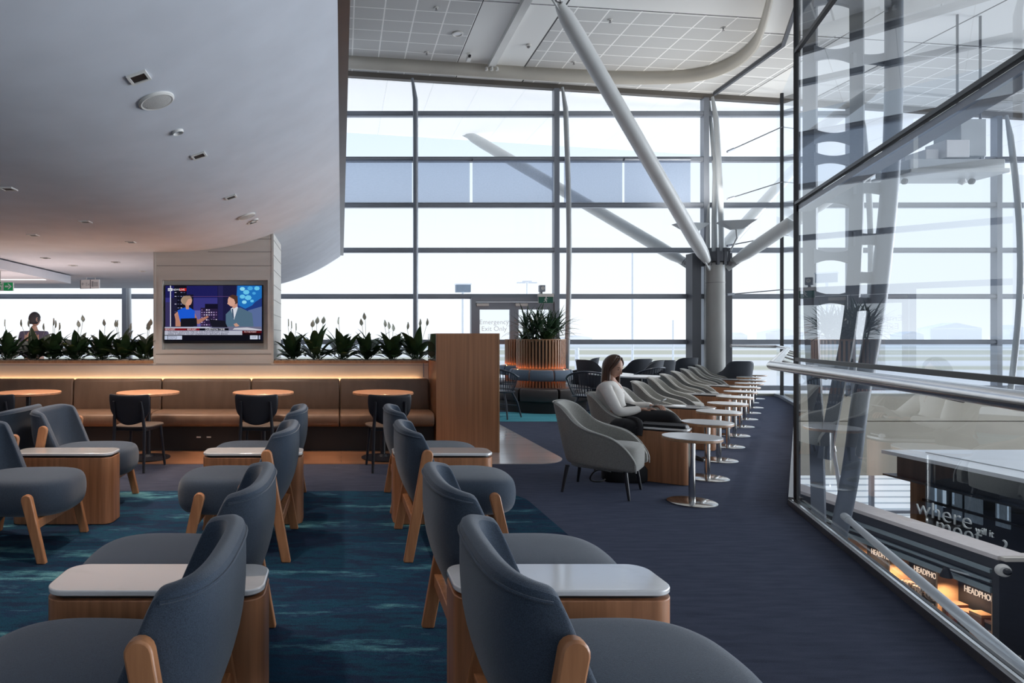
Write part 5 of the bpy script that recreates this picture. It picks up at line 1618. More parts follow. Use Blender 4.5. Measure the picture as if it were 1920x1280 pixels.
# grey row geometry
R_DIR = Vector((0.579, 0.815, 0)); F_DIR = Vector((0.815, -0.579, 0)); ROT = math.atan2(-0.579, 0.815)
T0 = Vector((2.86, 5.22, 0)); STEP = Vector((0.643, 0.905, 0))
ST0 = make_side_table()
STL = [(0.733, 2.2, 0, 'oak side table with glossy white top in the front right'), (-0.615, 2.2, 0, 'oak side table with marbled white top in the front left'),
       (0.733, 4.7, 0, 'oak side table with white top in front of the timber end panel'), (-0.64, 4.7, 0, 'oak side table with white top in the middle of the left aisle chairs'),
       (-2.01, 4.7, 0, 'large looking oak side table at far left between two blue chairs')]
for k in range(5):
    c = Vector((2.92, 6.09, 0)) + STEP * (2 * k)
    STL.append((c.x, c.y, ROT, ['oak side table carrying the laptop and black coat beside the seated woman', 'oak side table with white top just behind the seated woman in the grey row',
                                'oak side table third from the front in the grey armchair row', 'oak side table second from the far end of the grey armchair row', 'oak side table at the far end of the grey armchair row'][k]))
for i, (x, y, rz, lab) in enumerate(STL):
    z = 0.004 if i < 5 else 0.0
    o = ST0 if i == 0 else dup(ST0, (x, y, z), rz, lab)
    o.location = (x, y, z); o.rotation_euler = (0, 0, rz)
    tag(o, lab, 'side table', 'oak side tables with white tops')

# pale grey tub chairs
PHT = [0, .15, .3, .42, .5, .58, .66, .74, .81, .87, .92, .96, .985, 1]
RIM = [.765, .765, .758, .735, .69, .625, .578, .552, .536, .522, .50, .455, .40, .31]
PH2 = [-p for p in PHT[:0:-1]] + PHT
RM2 = RIM[:0:-1] + RIM


def tub_shell():
    def plan(z, ins, phi):
        k = (z - 0.23) / 0.535
        xb = -0.29 - 0.12 * k + ins
        W = 0.275 + 0.04 * min(1, k * 1.8) - ins
        xf = 0.335 - 0.02 * max(0, k)
        a = phi * PI / 2
        return xf - (xf - xb) * max(0, math.cos(a)) ** 0.66, W * sgn(math.sin(a), 0.66)
    rows = []
    for v in (0, .08, .25, .45, .65, .82, .94, 1.0):
        rows.append([(*plan(.23 + v * (r - .23), 0, p), .23 + v * (r - .23)) for p, r in zip(PH2, RM2)])
    rows.append([(*plan(r, 0.028, p), r + 0.010) for p, r in zip(PH2, RM2)])
    for v in (1.0, .92, .8, .6, .4, .2, 0):
        rows.append([(*plan(.23 + v * (r - .23), 0.058, p), .23 + v * (r - .23)) for p, r in zip(PH2, RM2)])
    m = MB().grid(rows); n = len(PH2)
    for c in (0, n - 1): m.f.append(tuple(r * n + c for r in range(len(rows))))
    m.f.append(tuple(range(n)) + tuple(len(m.v) - n + k for k in range(n - 1, -1, -1)))
    seam = [Vector((*plan(r, 0.0, p), r + 0.004)) for p, r in zip(PH2, RM2)]
    seam = [Vector((seam[0].x, seam[0].y, .24))] + seam + [Vector((seam[-1].x, seam[-1].y, .24))]
    return m, seam


def make_tub(name, fab, pip, scale=1.0):
    t = empty(name)
    sh, seam = tub_shell()
    s_ = obj('shell', sh, fab, t, smooth=60, sub=1)
    obj('piping', MB().tube(chaikin(seam, 1), 0.006, 6), pip, s_)
    obj('seat', super_seat(-0.235, 0.326, 0.256, [(0.225, 0.93, 0), (0.235, 0.985, 0), (0.3, 1.0, 0), (0.38, 1.0, 0), (0.41, 0.97, 0), (0.425, 0.9, 0), (0.435, 0.6, 0), (0.437, 0.02, 0)], n=4.5, taper=0.10), fab, t, smooth=60)
    for sx, sy in ((-1, -1), (-1, 1), (1, -1), (1, 1)):
        obj('leg', MB().tube([(sx * 0.272, sy * 0.245, 0), (sx * 0.235, sy * 0.215, 0.235)], [0.011, 0.019], 10), M_blackwood, t)
    return t


M_pip = pbr('pale_piping', (0.42, 0.415, 0.39), 0.8)
G0 = make_tub('tub_chair', M_greyfab, M_pip)
nth = ['front most pale grey tub chair, empty, nearest the camera in the row', 'pale grey tub chair the woman is sitting in', 'pale grey tub chair directly behind the seated woman, half hidden by her',
       'fourth pale grey tub chair along the window row, first beyond the woman clear of her', 'fifth pale grey tub chair along the window row', 'sixth pale grey tub chair along the window row',
       'seventh pale grey tub chair along the window row', 'eighth pale grey tub chair along the window row', 'second to last pale grey tub chair toward the column', 'last pale grey tub chair, nearest the column']
GC = []
for k in range(10):
    p = T0 - F_DIR * 0.70 + STEP * k
    GC.append(p)
    o = G0 if k == 0 else dup(G0, p, ROT, nth[k])
    o.location = p; o.rotation_euler = (0, 0, ROT); tag(o, nth[k], 'armchair', 'pale grey tub chairs in a row')

# small round pedestal tables
def make_ped():
    t = empty('pedestal_table')
    obj('tabletop', MB().lathe([(0.214, 0.512), (0.221, 0.516), (0.221, 0.535)], 56), M_oakh, t)
    obj('laminate', MB().lathe([(0.2212, 0.535), (0.2205, 0.541)], 56), M_lam, t, smooth=0)
    obj('pole', MB().lathe([(0.026, 0.01), (0.026, 0.512)], 28), M_chrome, t)
    obj('base', MB().lathe([(0.186, 0.0), (0.186, 0.007), (0.178, 0.011), (0.028, 0.014)], 56), M_chrome, t)
    return t


P0 = make_ped()
ordn = ['front most round white pedestal table, nearest the camera', 'round white pedestal table in front of the seated woman', 'third round white pedestal table along the walkway', 'fourth round white pedestal table along the walkway',
        'fifth round white pedestal table along the walkway', 'sixth round white pedestal table along the walkway', 'seventh round white pedestal table along the walkway', 'eighth round white pedestal table along the walkway',
        'third from last round white pedestal table near the column', 'second to last round white pedestal table near the column', 'last round white pedestal table, beside the dark armchair']
for k in range(11):
    p = T0 + STEP * k
    if k >= 9: p = p + Vector((-0.10 if k == 9 else -0.02, 0.06, 0))
    o = P0 if k == 0 else dup(P0, p, 0, ordn[k])
    o.location = p; tag(o, ordn[k], 'table', 'round pedestal tables along the walkway')

# dark armchairs by the facade
D0 = make_tub('dark_armchair', M_darkfab, M_darkfab)
for i, (x, y, rz, lab) in enumerate(((8.66, 14.05, 1.35, 'dark slate armchair turned away at the far end right of the column'), (5.35, 14.4, 2.6, 'dark slate armchair just right of the round planter bench'),
                                     (6.15, 13.6, 1.9, 'dark slate armchair against the window right of the woman'), (6.25, 12.8, 1.7, 'dark slate armchair in front of the window, left of the grey row'),
                                     (7.6, 14.45, 1.8, 'dark slate armchair left of the column base'), (5.14, 12.85, 0.4, 'blue grey armchair behind the head of the woman, left side'), (5.75, 12.35, 2.4, 'blue grey armchair just right of the head of the woman'))):
    o = D0 if i == 0 else dup(D0, (x, y, 0), rz, lab)
    o.location = (x, y, 0); o.rotation_euler = (0, 0, rz); tag(o, lab, 'armchair', 'dark armchairs near the glazing')
    o.scale = (1.05, 1.12, 1.2) if i else (0.98, 1.02, 1.12)


# spindle chairs
def make_spindle():
    t = empty('spindle_chair')
    seat = [(0.23 * math.cos(2 * PI * k / 28), 0.01 + 0.225 * math.sin(2 * PI * k / 28)) for k in range(28)]
    obj('seat', MB().prism(seat, 0.43, 0.455), M_navyrod, t, bevel=0.008)
    hoop = []
    for k in range(25):
        a = PI * (-0.08 + 1.16 * k / 24)
        hoop.append(Vector((0.305 * math.cos(a), -0.02 - 0.30 * math.sin(a) * 0.95, 0.70 + 0.13 * max(0, math.sin(a)) ** 0.8)))
    obj('hoop', MB().tube(hoop, 0.016, 10), M_navyrod, t)
    mid = []
    for k in range(25):
        a = PI * (0.02 + 0.96 * k / 24)
        mid.append(Vector((0.262 * math.cos(a), -0.01 - 0.262 * math.sin(a), 0.58)))
    obj('lower_hoop', MB().tube(mid, 0.008, 8), M_navyrod, t)
    for k in range(1, 24):
        h = hoop[k]; a = math.atan2(h.y + 0.02, h.x)
        obj('spindle', MB().tube([(0.205 * math.cos(a), 0.01 + 0.205 * math.sin(a), 0.45), (0.265 * math.cos(a), 0.0 + 0.262 * math.sin(a), 0.58), h], 0.0065, 6), M_navyrod, t)
    for sx, sy in ((-1, -1), (1, -1), (-1, 1), (1, 1)):
        obj('leg', MB().tube([(sx * 0.25, sy * 0.24, 0), (sx * 0.20, sy * 0.19, 0.26), (sx * 0.13, sy * 0.13, 0.43)], [0.013, 0.017, 0.017], 10), M_navyrod, t)
    obj('stretcher', MB().tube([(-0.21, -0.2, 0.2), (0.21, -0.2, 0.2)], 0.008, 8).tube([(-0.21, 0.2, 0.2), (0.21, 0.2, 0.2)], 0.008, 8), M_navyrod, t)
    return t


SP = make_spindle()
for i, (x, y, rz, lab) in enumerate(((2.72, 10.9, -0.75, 'navy spindle back chair beside the timber end panel'), (3.86, 10.05, -0.35, 'navy spindle back chair left of the seated woman'), (5.52, 11.6, 0.5, 'navy spindle back chair right of the seated woman near the windows'))):
    z = 0.004 if i == 0 else 0.0
    o = SP if i == 0 else dup(SP, (x, y, z), rz, lab)
    o.location = (x, y, z); o.rotation_euler = (0, 0, rz); tag(o, lab, 'chair', 'navy spindle chairs')

# white dining tables near the spindle chairs
def make_white_table():
    t = empty('white_table')
    obj('tabletop', MB().lathe([(0.36, 0.700), (0.37, 0.704), (0.37, 0.722), (0.362, 0.727)], 44), M_lam, t)
    obj('pole', MB().lathe([(0.035, 0.02), (0.03, 0.68), (0.09, 0.70)], 20), M_blackwood, t)
    obj('base', MB().lathe([(0.25, 0.0), (0.25, 0.012), (0.05, 0.03)], 36), M_blackwood, t)
    return t


WT = make_white_table()
for i, (x, y, lab) in enumerate(((4.78, 11.35, 'round white table right of the round bench, behind the spindle chair'), (4.95, 10.6, 'round white table behind the head of the woman'), (5.50, 13.45, 'round white table among the dark armchairs by the window'))):
    o = WT if i == 0 else dup(WT, (x, y, 0), 0, lab)
    o.location = (x, y, 0); tag(o, lab, 'table', 'round white tables by the window')


# round slatted planters with ring benches
def make_ring_bench(nm):
    t = empty(nm)
    m = MB()
    n = 46
    for k in range(n):
        a = 2 * PI * k / n
        c, s = math.cos(a), math.sin(a)
        for z0, z1 in ((0.79, 1.325), (0.43, 0.56)):
            p = Vector((0.435 * c, 0.435 * s, 0)); 
            m.bar((p.x, p.y, z0), (p.x, p.y, z1), 0.03, 0.03, up=(c, s, 0))
    obj('slat_cladding', m, M_slat, t, smooth=0)
    obj('core', MB().lathe([(0.41, 0.3), (0.41, 1.28), (0.36, 1.28), (0.36, 1.22), (0.001, 1.22)], 40), M_plinth, t)
    obj('top_rim', MB().lathe([(0.45, 1.315), (0.452, 1.332), (0.36, 1.332), (0.36, 1.30)], 48, cap=False), M_oakh, t)
    obj('glow_ring', MB().lathe([(0.452, 0.745), (0.462, 0.745)], 40, cap=False), emis('amber_glow_' + nm, (1.0, 0.33, 0.12), 75), t)
    for k in range(8):
        a0, a1 = 2 * PI * k / 8 + 0.02, 2 * PI * (k + 1) / 8 - 0.02
        rows = []
        for q in range(7):
            a = a0 + (a1 - a0) * q / 6 + 0.12
            rows.append([(r * math.cos(a), r * math.sin(a), z) for r, z in ((0.475, 0.565), (0.56, 0.555), (0.59, 0.60), (0.585, 0.70), (0.56, 0.76), (0.50, 0.765), (0.475, 0.73))])
        m = MB().grid(rows, closed=True)
        m.f += [tuple(range(7)), tuple(6 * 7 + k2 for k2 in range(6, -1, -1))]
        obj('back_cushion', m, M_bluefab, t, smooth=60, bevel=0.015)
        rows = []
        for q in range(7):
            a = a0 + (a1 - a0) * q / 6 + 0.05
            rows.append([(r * math.cos(a), r * math.sin(a), z) for r, z in ((0.42, 0.43), (0.84, 0.445), (0.895, 0.43), (0.91, 0.38), (0.90, 0.22), (0.86, 0.20), (0.42, 0.20))])
        m = MB().grid(rows, closed=True)
        m.f += [tuple(range(7)), tuple(6 * 7 + k2 for k2 in range(6, -1, -1))]
        obj('seat_cushion', m, M_leather, t, smooth=60, bevel=0.012)
    obj('plinth', MB().lathe([(0.82, 0.0), (0.82, 0.21)], 48), M_plinth, t)
    return t


RB = make_ring_bench('planter_bench')
RB.location = (3.80, 12.2, 0.002); tag(RB, 'round slatted timber planter with blue cushions and ring bench, in front', 'planter bench', 'round planter benches')
RB2 = dup(RB, (4.05, 14.04, 0), 0.3, 'second round slatted planter bench half hidden behind the front one')
RB2['category'] = 'planter bench'
random.seed(31)
for cx, cy, seed, lab in ((3.63, 12.15, 1, 'spiky leaved green plant at the left of the round planter'), (3.99, 12.22, 2, 'spiky leaved green plant at the right of the round planter')):
    random.seed(seed)
    m = MB()
    t = thing('dracaena', lab, 'plant', (cx, cy, 1.222), group='spiky plants in the round planter')
    for s in range(5):
        bx, by, bz = random.uniform(-.12, .12), random.uniform(-.12, .12), random.uniform(0.12, 0.32)
        m.tube([(bx * 0.4, by * 0.4, 0), (bx, by, bz)], 0.012, 6)
        for k in range(30):
            leaf(m, (bx, by, bz), random.uniform(0, 2 * PI), random.uniform(0.15, 1.6), random.uniform(0.30, 0.50), random.uniform(0.026, 0.042), random.uniform(0.5, 1.4), n=6, stem=0.05)
    obj('foliage', m, M_leaf2, t, smooth=60)
o = dup(protos[1], (3.80, 12.02, 1.222), 2.2, 'peace lily with white flowers at the front of the round planter'); o['category'] = 'plant'; o['group'] = 'peace lilies in the planter troughs'
o = dup(protos[3], (4.05, 14.04, 1.222), 1.0, 'leafy plant in the rear round planter'); o['category'] = 'plant'; o['group'] = 'peace lilies in the planter troughs'


# ------------------------------------------------------------------ people
def merged(name, metas, mat, parent):
    m = MB()
    for me in metas:
        m.add([v.co for v in me.vertices], [tuple(p.vertices) for p in me.polygons])
    return obj(name, m, mat, parent, smooth=75, clean=False)


def take(o):
    me = o.data; bpy.data.objects.remove(o); return me


def head_mesh(M, scale=1.0):
    n, k = 36, 26
    rows = []
    for i in range(k + 1):
        th = PI * i / k; row = []
        for j in range(n):
            a = 2 * PI * j / n
            ux, uy, uz = math.sin(th) * math.cos(a), math.sin(th) * math.sin(a), -math.cos(th)
            x, y, z = ux * 0.094, uy * 0.074, uz * 0.116
            if uz < 0:
                y *= 1 - 0.36 * (-uz) ** 1.4; x *= 1 - 0.10 * (-uz) ** 2
                if ux < 0: x *= 1 - 0.45 * (-uz) ** 1.2
                else: x += 0.020 * (-uz) ** 2 * ux
            if ux > 0:
                g = lambda v, c, w_: math.exp(-((v - c) / w_) ** 2)
                x += 0.026 * g(uy, 0, 0.15) * g(uz, -0.20, 0.15) + 0.012 * g(uy, 0, 0.12) * g(uz, 0.02, 0.16)
                x -= 0.011 * g(abs(uy), 0.36, 0.15) * g(uz, 0.07, 0.10)
                x += 0.007 * g(uy, 0, 0.26) * g(uz, -0.52, 0.06) - 0.004 * g(uy, 0, 0.3) * g(uz, -0.46, 0.03)
                x += 0.008 * g(uy, 0, 0.22) * g(uz, -0.86, 0.12)
                x += 0.005 * g(abs(uy), 0.35, 0.2) * g(uz, 0.22, 0.08)
            row.append(M @ Vector((x * scale, y * scale, z * scale)))
        rows.append(row)
    m = MB().grid(rows, closed=True)
    for s in (-1, 1):
        ear = [M @ (Vector((-0.008 + 0.02 * math.cos(a), s * (0.072 + 0.008 * math.sin(a * 0.5)), -0.005 + 0.032 * math.sin(a))) * scale) for a in [2 * PI * q / 12 for q in range(12)]]
        m.tube(ear, 0.008 * scale, 6, closed=True)
        m.ball(M @ Vector((-0.01 * scale, s * 0.071 * scale, -0.005 * scale)), 0.016 * scale, 8, 6)
    return m.mesh('head', M_skin, 75, clean=False)


def face_parts(M, parent, scale=1.0):
    for s in (-1, 1):
        m = MB(); c = Vector((0.0795, s * 0.027, 0.008))
        m.ball(M @ (c * scale), 0.0115 * scale, 10, 6, (0.5, 1.0, 0.55))
        obj('eye', m, M_ink, parent)
        m = MB().tube([M @ (Vector((0.083, s * 0.012, 0.030)) * scale), M @ (Vector((0.086, s * 0.028, 0.034)) * scale), M @ (Vector((0.072, s * 0.046, 0.028)) * scale)], 0.003 * scale, 6)
        obj('eyebrow', m, M_hair, parent)
    m = MB().tube([M @ (Vector((0.083, -0.020, -0.058)) * scale), M @ (Vector((0.0935, 0, -0.057)) * scale), M @ (Vector((0.083, 0.020, -0.058)) * scale)], [0.003 * scale, 0.0055 * scale, 0.003 * scale], 8)
    obj('lips', m, M_lip, parent)


def hand(wrist, d, palm_n, s, curl=0.5, L=0.175):
    """palm with five unequal, bent fingers; d points along the hand, palm_n out of the back of the hand, s=+1/-1 side of the thumb"""
    d = Vector(d).normalized(); n = Vector(palm_n).normalized(); sd = d.cross(n).normalized() * s; n = sd.cross(d).normalized() * s
    w_ = Vector(wrist)
    vs = [w_ - d * 0.03, w_ + d * 0.02, w_ + d * 0.06]
    es = [(0, 1), (1, 2)]; rd = [(0.022, 0.018), (0.026, 0.016), (0.032, 0.014)]
    metas = [take(skin('palm', vs, es, rd, M_skin, None, 2))]
    for k, (off, ln) in enumerate(((0.028, 0.068), (0.0095, 0.078), (-0.0095, 0.072), (-0.028, 0.056))):
        b = w_ + d * 0.05 + sd * off
        k1 = b + d * 0.036; dr = (d * math.cos(curl) - n * math.sin(curl)); k2 = k1 + dr * ln * 0.48
        dr2 = (d * math.cos(curl * 2) - n * math.sin(curl * 2)); k3 = k2 + dr2 * ln * 0.42
        metas.append(take(skin('finger', [b, k1, k2, k3], [(0, 1), (1, 2), (2, 3)], [0.0095, 0.0095, 0.0085, 0.007], M_skin, None, 1)))
    b = w_ + d * 0.015 + sd * 0.018
    k1 = b + d * 0.025 + sd * 0.026 - n * 0.006; k2 = k1 + d * 0.032 + sd * 0.008 - n * 0.008
    metas.append(take(skin('thumb', [b, k1, k2], [(0, 1), (1, 2)], [0.0115, 0.0105, 0.008], M_skin, None, 1)))
    return metas


# seated woman, in the frame of her chair: x forward, y to her left
W = thing('person', 'seated woman with long brown hair, white blouse and black trousers reading a tablet', 'person', GC[1], ROT)
HM = Matrix.Translation((-0.150, 0.0, 1.045)) @ Matrix.Rotation(-0.36, 4, 'Z') @ Matrix.Rotation(math.radians(24), 4, 'Y')
V, Eg, Rd = [], [], []
def J(p, r, prev=None):
    V.append(p); Rd.append(r)
    if prev is not None: Eg.append((prev, len(V) - 1))
    return len(V) - 1
pel = J((-0.11, 0, 0.53), (0.10, 0.13))
sp1 = J((-0.175, 0, 0.66), (0.08, 0.11), pel)
ch = J((-0.175, 0, 0.79), (0.09, 0.115), sp1)
up_ = J((-0.19, 0, 0.855), (0.055, 0.08), ch)
nk = J((-0.185, 0, 0.93), 0.046, up_)
hd = J((-0.165, 0, 1.0), 0.046, nk)
arms = {}
for s, el, wr in ((-1, (-0.04, -0.225, 0.60), (0.13, -0.075, 0.63)), (1, (0.0, 0.235, 0.62), (0.20, 0.10, 0.655))):
    a = J((-0.195, s * 0.145, 0.85), 0.052, up_)
    b = J(el, 0.04, a); c = J(wr, 0.027, b); arms[s] = (a, b, c)
h1 = J((-0.08, -0.085, 0.51), 0.085, pel); k1 = J((0.40, -0.06, 0.575), 0.06, h1); a1 = J((0.53, -0.10, 0.27), 0.036, k1); 
h2 = J((-0.08, 0.085, 0.51), 0.085, pel); k2 = J((0.36, 0.10, 0.50), 0.06, h2); a2 = J((0.34, 0.12, 0.10), 0.036, k2)
body = [take(skin('body', V, Eg, Rd, M_skin, None, 2)), head_mesh(HM)]
body += hand((0.135, -0.072, 0.632), (0.85, 0.35, 0.10), (0.2, 0, 1), 1, 0.35)
body += hand((0.205, 0.098, 0.655), (0.80, -0.45, 0.05), (-0.3, 0.1, 0.9), -1, 0.6)
bo = merged('body', body, M_skin, W)
face_parts(HM, W)
# blouse
V, Eg, Rd = [], [], []
pel = J((-0.12, 0, 0.515), (0.155, 0.185)); sp1 = J((-0.19, 0, 0.655), (0.128, 0.155), pel); ch = J((-0.175, 0, 0.775), (0.135, 0.155), sp1); up_ = J((-0.20, 0, 0.855), (0.082, 0.12), ch)
cl = J((-0.208, 0, 0.905), 0.066, up_)
for s, el, wr in ((-1, (-0.05, -0.228, 0.60), (0.125, -0.08, 0.63)), (1, (-0.01, 0.238, 0.62), (0.195, 0.105, 0.655))):
    a = J((-0.195, s * 0.15, 0.845), 0.066, up_); m1 = J(tuple((Vector((-0.195, s * 0.15, 0.845)) + Vector(el)) / 2), 0.060, a)
    b = J(el, 0.058, m1); q = J(tuple(Vector(el).lerp(Vector(wr), 0.6)), 0.048, b); c = J(wr, 0.038, q)
skin('blouse', V, Eg, Rd, M_blouse, W, 2)
m = MB().tube(chaikin([(-0.16, -0.07, 0.91), (-0.085, -0.035, 0.84), (-0.045, 0.0, 0.765), (-0.085, 0.04, 0.84), (-0.16, 0.07, 0.91)], 2), 0.007, 8)
obj('neckline', m, M_trouser, W)
m = MB().grid([[HM @ Vector((0.03, y, -0.10)) for y in (-0.04, 0, 0.04)], [Vector((-0.085, -0.033, 0.845)), Vector((-0.07, 0, 0.85)), Vector((-0.085, 0.033, 0.845))], [Vector((-0.05, -0.01, 0.775)), Vector((-0.044, 0, 0.775)), Vector((-0.05, 0.01, 0.775))]])
obj('chest_skin', m, M_skin, W, smooth=75)
# trousers and shoes
V, Eg, Rd = [], [], []
pel = J((-0.13, 0, 0.50), (0.13, 0.165)); h1 = J((-0.03, -0.08, 0.51), 0.098, pel); t1 = J((0.20, -0.07, 0.55), 0.086, h1); k1 = J((0.40, -0.06, 0.575), 0.072, t1); c1 = J((0.48, -0.08, 0.42), 0.062, k1); a1 = J((0.535, -0.10, 0.28), 0.046, c1)
h2 = J((-0.03, 0.085, 0.50), 0.098, pel); t2 = J((0.18, 0.09, 0.50), 0.086, h2); k2 = J((0.36, 0.10, 0.50), 0.07, t2); c2 = J((0.35, 0.11, 0.3), 0.06, k2); a2 = J((0.34, 0.12, 0.10), 0.045, c2)
skin('trousers', V, Eg, Rd, M_trouser, W, 2)
for a, d in (((0.545, -0.10, 0.225), (0.95, -0.15, -0.25)), ((0.35, 0.12, 0.05), (1, 0.05, -0.05))):
    a = Vector(a); d = Vector(d).normalized()
    skin('shoe', [a - d * 0.06, a, a + d * 0.09, a + d * 0.155], [(0, 1), (1, 2), (2, 3)], [0.032, (0.038, 0.04), (0.04, 0.026), (0.028, 0.016)], M_black, W, 2)
# hair: a parted shell falling to the shoulders, open at the face
rows = []
for i in range(17):
    f = i / 16
    row = []
    for j in range(25):
        u = -1 + 2 * j / 24
        az = PI + u * (1.25 + 0.75 * (1 - f) ** 0.5 * 1.0 if f < 0.5 else 1.78 - 0.15 * f)
        if f < 0.45:
            th = 0.02 + (PI / 2 - 0.02) * f / 0.45
            r = math.sin(th); x, y, z = 0.108 * r * math.cos(az), 0.092 * r * math.sin(az), 0.128 * math.cos(th)
            row.append(HM @ Vector((x, y, z)))
        else:
            g2 = (f - 0.45) / 0.55
            x, y = 0.108 * math.cos(az), (0.094 + 0.014 * g2) * math.sin(az)
            top = HM @ Vector((x, y, 0.0))
            row.append(top + Vector((-0.012 * g2 + (0.015 * g2 if abs(u) > 0.7 else 0), 0, -0.20 * g2 + 0.012 * math.sin(j * 1.9) * g2)))
    rows.append(row)
obj('hair', MB().grid(rows), M_hair, W, smooth=75, solid=0.016, soff=0, sub=1)
locks = MB()
for s in (-1, 1):
    for q in range(3):
        p = HM @ Vector((0.055 - 0.03 * q, s * (0.062 + 0.01 * q), 0.06))
        p2 = HM @ Vector((0.022 - 0.03 * q, s * (0.084 + 0.004 * q), -0.02))
        e3 = Vector((p2.x - 0.005 + 0.015 * q, p2.y + s * 0.006, 0.845 - 0.012 * q))
        locks.tube(chaikin([HM @ Vector((0.04 - .03 * q, s * 0.01, 0.118)), p, p2, p2.lerp(e3, 0.6), e3], 2), [0.008] + [0.016] * 12 + [0.004] if False else 0.013, 8)
obj('hair_lock', locks, M_hair, W, smooth=75)

tb = thing('tablet', 'slim tablet held tilted in the hands of the seated woman', 'tablet')
tb.parent = None
TM = Matrix.Translation(GC[1]) @ Matrix.Rotation(ROT, 4, 'Z') @ Matrix.Translation((0.235, 0.0, 0.672)) @ Matrix.Rotation(math.radians(-33), 4, 'Y')
tb.matrix_world = TM
obj('casing', MB().prism(rrect(-0.12, 0.12, -0.085, 0.085, 0.012, 4), -0.004, 0.003), M_devsilver, tb, smooth=0)
obj('display', MB().prism(rrect(-0.112, 0.112, -0.078, 0.078, 0.006, 3), 0.003, 0.0042), M_device, tb, smooth=0)

# belongings on and beside the woman's side table
BT = Vector((2.92, 6.09, 0))
lp = thing('laptop', 'closed black laptop lying on the side table beside the woman', 'laptop', BT + F_DIR * 0.14 + Vector((0, 0, 0.512)), ROT + 0.06)
obj('lower_case', MB().prism(rrect(-0.185, 0.185, -0.115, 0.115, 0.015, 4), 0.0, 0.014), M_device, lp, smooth=0, bevel=0.003)
obj('lid', MB().prism(rrect(-0.185, 0.185, -0.115, 0.115, 0.015, 4), 0.0155, 0.026), M_trouser, lp, smooth=0, bevel=0.003)
obj('hinge', MB().tube([(0.183, -0.08, 0.014), (0.183, 0.08, 0.014)], 0.006, 8), M_devsilver, lp)
ct = thing('coat', 'black coat draped over the end of the side table beside the woman', 'coat', BT - F_DIR * 0.20 + Vector((0, 0, 0.512)), ROT)
rows = []
random.seed(9)
prof = [(0.13, 0.004), (0.11, 0.022), (0.0, 0.055), (-0.10, 0.045), (-0.145, 0.01), (-0.155, -0.06), (-0.16, -0.13), (-0.15, -0.17)]
for k in range(13):
    f = k / 12; x = -0.12 + 0.25 * f
    e = math.sin(PI * f) ** 0.4 if 0 < f < 1 else 0.0
    rows.append([(x + random.uniform(-.008, .008), y + random.uniform(-.008, .008) - (0.012 * math.sin(k * 1.7) if z < 0.01 else 0), (z * (0.25 + 0.75 * e) + random.uniform(-.003, .006)) if z > 0 else z * (0.55 + 0.45 * e)) for y, z in prof])
obj('cloth', MB().grid(rows), M_trouser, ct, smooth=75, solid=0.012, soff=0, sub=2)
obj('sleeve', MB().tube(chaikin([(0.02, 0.02, 0.05), (0.12, -0.06, 0.05), (0.16, -0.14, 0.02), (0.15, -0.165, -0.08)], 2), 0.028, 10), M_trouser, ct)
bg_ = thing('bag', 'black bag on the carpet under the front grey chair beside the side table', 'bag', (2.66, 6.02, 0.0), ROT + 0.5)
obj('body', super_seat(-0.2, 0.2, 0.11, [(0.0, 0.9, 0), (0.02, 1, 0), (0.12, 1.0, 0), (0.18, 0.8, 0), (0.205, 0.4, 0), (0.21, 0.02, 0)], n=3, taper=0), M_trouser, bg_, smooth=60)
obj('strap', MB().tube(chaikin([(-0.15, -0.1, 0.1), (-0.3, -0.16, 0.14), (-0.36, -0.12, 0.02), (-0.25, -0.14, 0.012), (-0.2, -0.1, 0.03)], 2), 0.007, 8), M_black, bg_)
obj('handle', MB().tube(chaikin([(-0.06, 0, 0.19), (-0.04, 0, 0.26), (0.04, 0, 0.26), (0.06, 0, 0.19)], 2), 0.008, 8), M_black, bg_)
tt = thing('crumpled_tissue', 'small crumpled white tissue at the corner of the side table beside the laptop', 'tissue', BT + F_DIR * 0.335 - R_DIR * 0.07 + Vector((0, 0, 0.513)), 0.4)
m = MB().ball((0, 0, 0.014), 0.022, 9, 7, (1.2, 0.9, 0.75))
random.seed(4); m.v = [(x + random.uniform(-.006, .006), y + random.uniform(-.006, .006), max(0, z + random.uniform(-.004, .006))) for x, y, z in m.v]
obj('paper', m, M_lam, tt, smooth=0)

# standing man beyond the left planter
Mn = thing('person', 'standing man in a mauve shirt seen from behind beyond the left planter', 'person', (-5.28, 11.0, 0), 0)
V, Eg, Rd = [], [], []
pel = J((0, 0, 0.95), (0.15, 0.11)); sp1 = J((0, 0, 1.15), (0.145, 0.105), pel); ch = J((0, 0, 1.36), (0.16, 0.11), sp1); nk = J((0, 0, 1.50), 0.055, ch); hd = J((0, 0.01, 1.58), 0.05, nk)
for s in (-1, 1):
    a = J((s * 0.19, 0, 1.42), 0.06, ch); b = J((s * 0.25, 0.03, 1.14), 0.045, a); c = J((s * 0.20, 0.20, 1.02) if s < 0 else (0.12, 0.25, 1.25), 0.032, b)
    h = J((s * 0.09, 0, 0.90), 0.085, pel); k = J((s * 0.10, 0.02, 0.50), 0.06, h); an = J((s * 0.11, 0, 0.08), 0.042, k)
HM2 = Matrix.Translation((0, 0.02, 1.675)) @ Matrix.Rotation(PI / 2 - 0.5, 4, 'Z')
bm_ = [take(skin('body', V, Eg, Rd, M_skin, None, 2)), head_mesh(HM2)]
bm_ += hand((-0.20, 0.20, 1.02), (0.3, 0.9, 0), (0, 0, 1), 1, 0.5) + hand((0.12, 0.25, 1.25), (-0.5, 0.7, 0.4), (0, 0.3, 0.9), -1, 0.6)
merged('body', bm_, M_skin, Mn)
face_parts(HM2, Mn)
V, Eg, Rd = [], [], []
pel = J((0, 0, 0.93), (0.175, 0.13)); sp1 = J((0, 0, 1.15), (0.17, 0.125), pel); ch = J((0, 0, 1.37), (0.185, 0.13), sp1); nk = J((0, 0, 1.475), 0.075, ch)
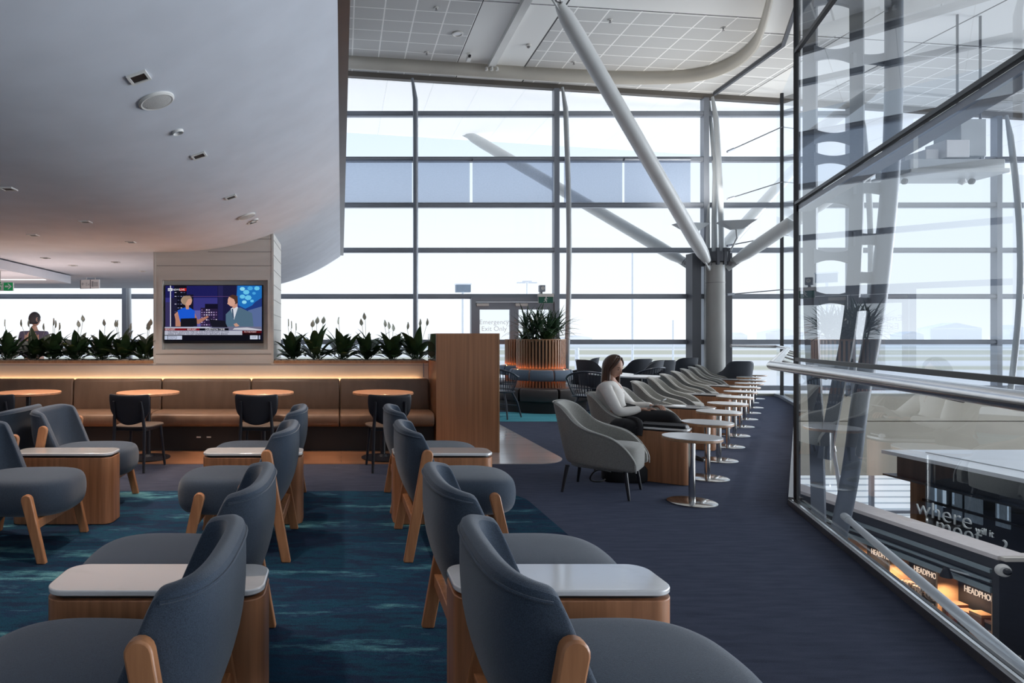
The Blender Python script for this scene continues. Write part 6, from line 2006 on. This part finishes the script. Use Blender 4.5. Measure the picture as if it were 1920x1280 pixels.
for s in (-1, 1):
    a = J((s * 0.195, 0, 1.415), 0.075, ch); b = J((s * 0.255, 0.03, 1.14), 0.06, a); c = J((s * 0.21, 0.17, 1.03) if s < 0 else (0.14, 0.22, 1.23), 0.045, b)
skin('shirt', V, Eg, Rd, M_shirt, Mn, 2)
V, Eg, Rd = [], [], []
pel = J((0, 0, 0.94), (0.165, 0.12))
for s in (-1, 1):
    h = J((s * 0.09, 0, 0.86), 0.10, pel); k = J((s * 0.10, 0.02, 0.50), 0.078, h); an = J((s * 0.11, 0, 0.09), 0.06, k)
skin('trousers', V, Eg, Rd, M_trouser, Mn, 2)
for s in (-1, 1):
    skin('shoe', [(s * 0.11, -0.06, 0.045), (s * 0.11, 0.06, 0.045), (s * 0.12, 0.18, 0.035)], [(0, 1), (1, 2)], [0.042, 0.045, 0.034], M_black, Mn, 2)
rows = []
for i in range(12):
    f = i / 11; th = 0.02 + 2.25 * f; row = []
    for j in range(24):
        az = 2 * PI * j / 24
        lim = 1.0 if math.cos(az) < 0.0 else (0.42 + 0.58 * (1 - math.cos(az)))
        tq = th * lim
        row.append(HM2 @ Vector((0.100 * math.sin(tq) * math.cos(az), 0.081 * math.sin(tq) * math.sin(az), 0.124 * math.cos(tq))))
    rows.append(row)
obj('hair', MB().grid(rows, closed=True), M_hairdark, Mn, smooth=75, solid=0.01, soff=0)

# ------------------------------------------------------------------ lamps
area('rear_fill', (-5.5, 9.3, 0.95), (PI, 0, 0), 5.0, 0.25, 45, (1.0, 0.80, 0.74))  # added upward fill without a fitting, hidden behind the planter wall
for x in (0.464, -0.869, -2.154, -3.49):
    spot('table_downlight', (x + 0.1, 7.0, 2.40), 55, (1.0, 0.62, 0.38), 62, 0.9, 0.03)
for x, y in ((-1.2, 7.35), (-2.8, 7.35), (0.2, 7.35)):
    spot('floor_downlight', (x, 7.3, 2.42), 26, (1.0, 0.56, 0.30), 60, 0.9, 0.03)

for k, (px, py, lab) in enumerate(DL[:8]):
    p, sl = onbulk(px, py)
    spot('ceiling_downlight', (p.x, p.y, p.z - 0.03), 75, (1.0, 0.82, 0.70), 95, 0.9, 0.05)
for p in ((7.78, 14.2, 3.95), (8.65, 14.0, 3.97)):
    spot('uplight_lamp', p, 110, (1.0, 0.97, 0.92), 140, 0.8, 0.08, rot=(PI, 0, 0))
for x, y in ((5.5, 9.5), (11.5, 9.5), (6.0, 6.5)):
    spot('void_fill_spot', (x, y, 6.3), 420, (1.0, 0.95, 0.9), 70, 0.8, 0.1)  # added spots without fittings, brightening the void
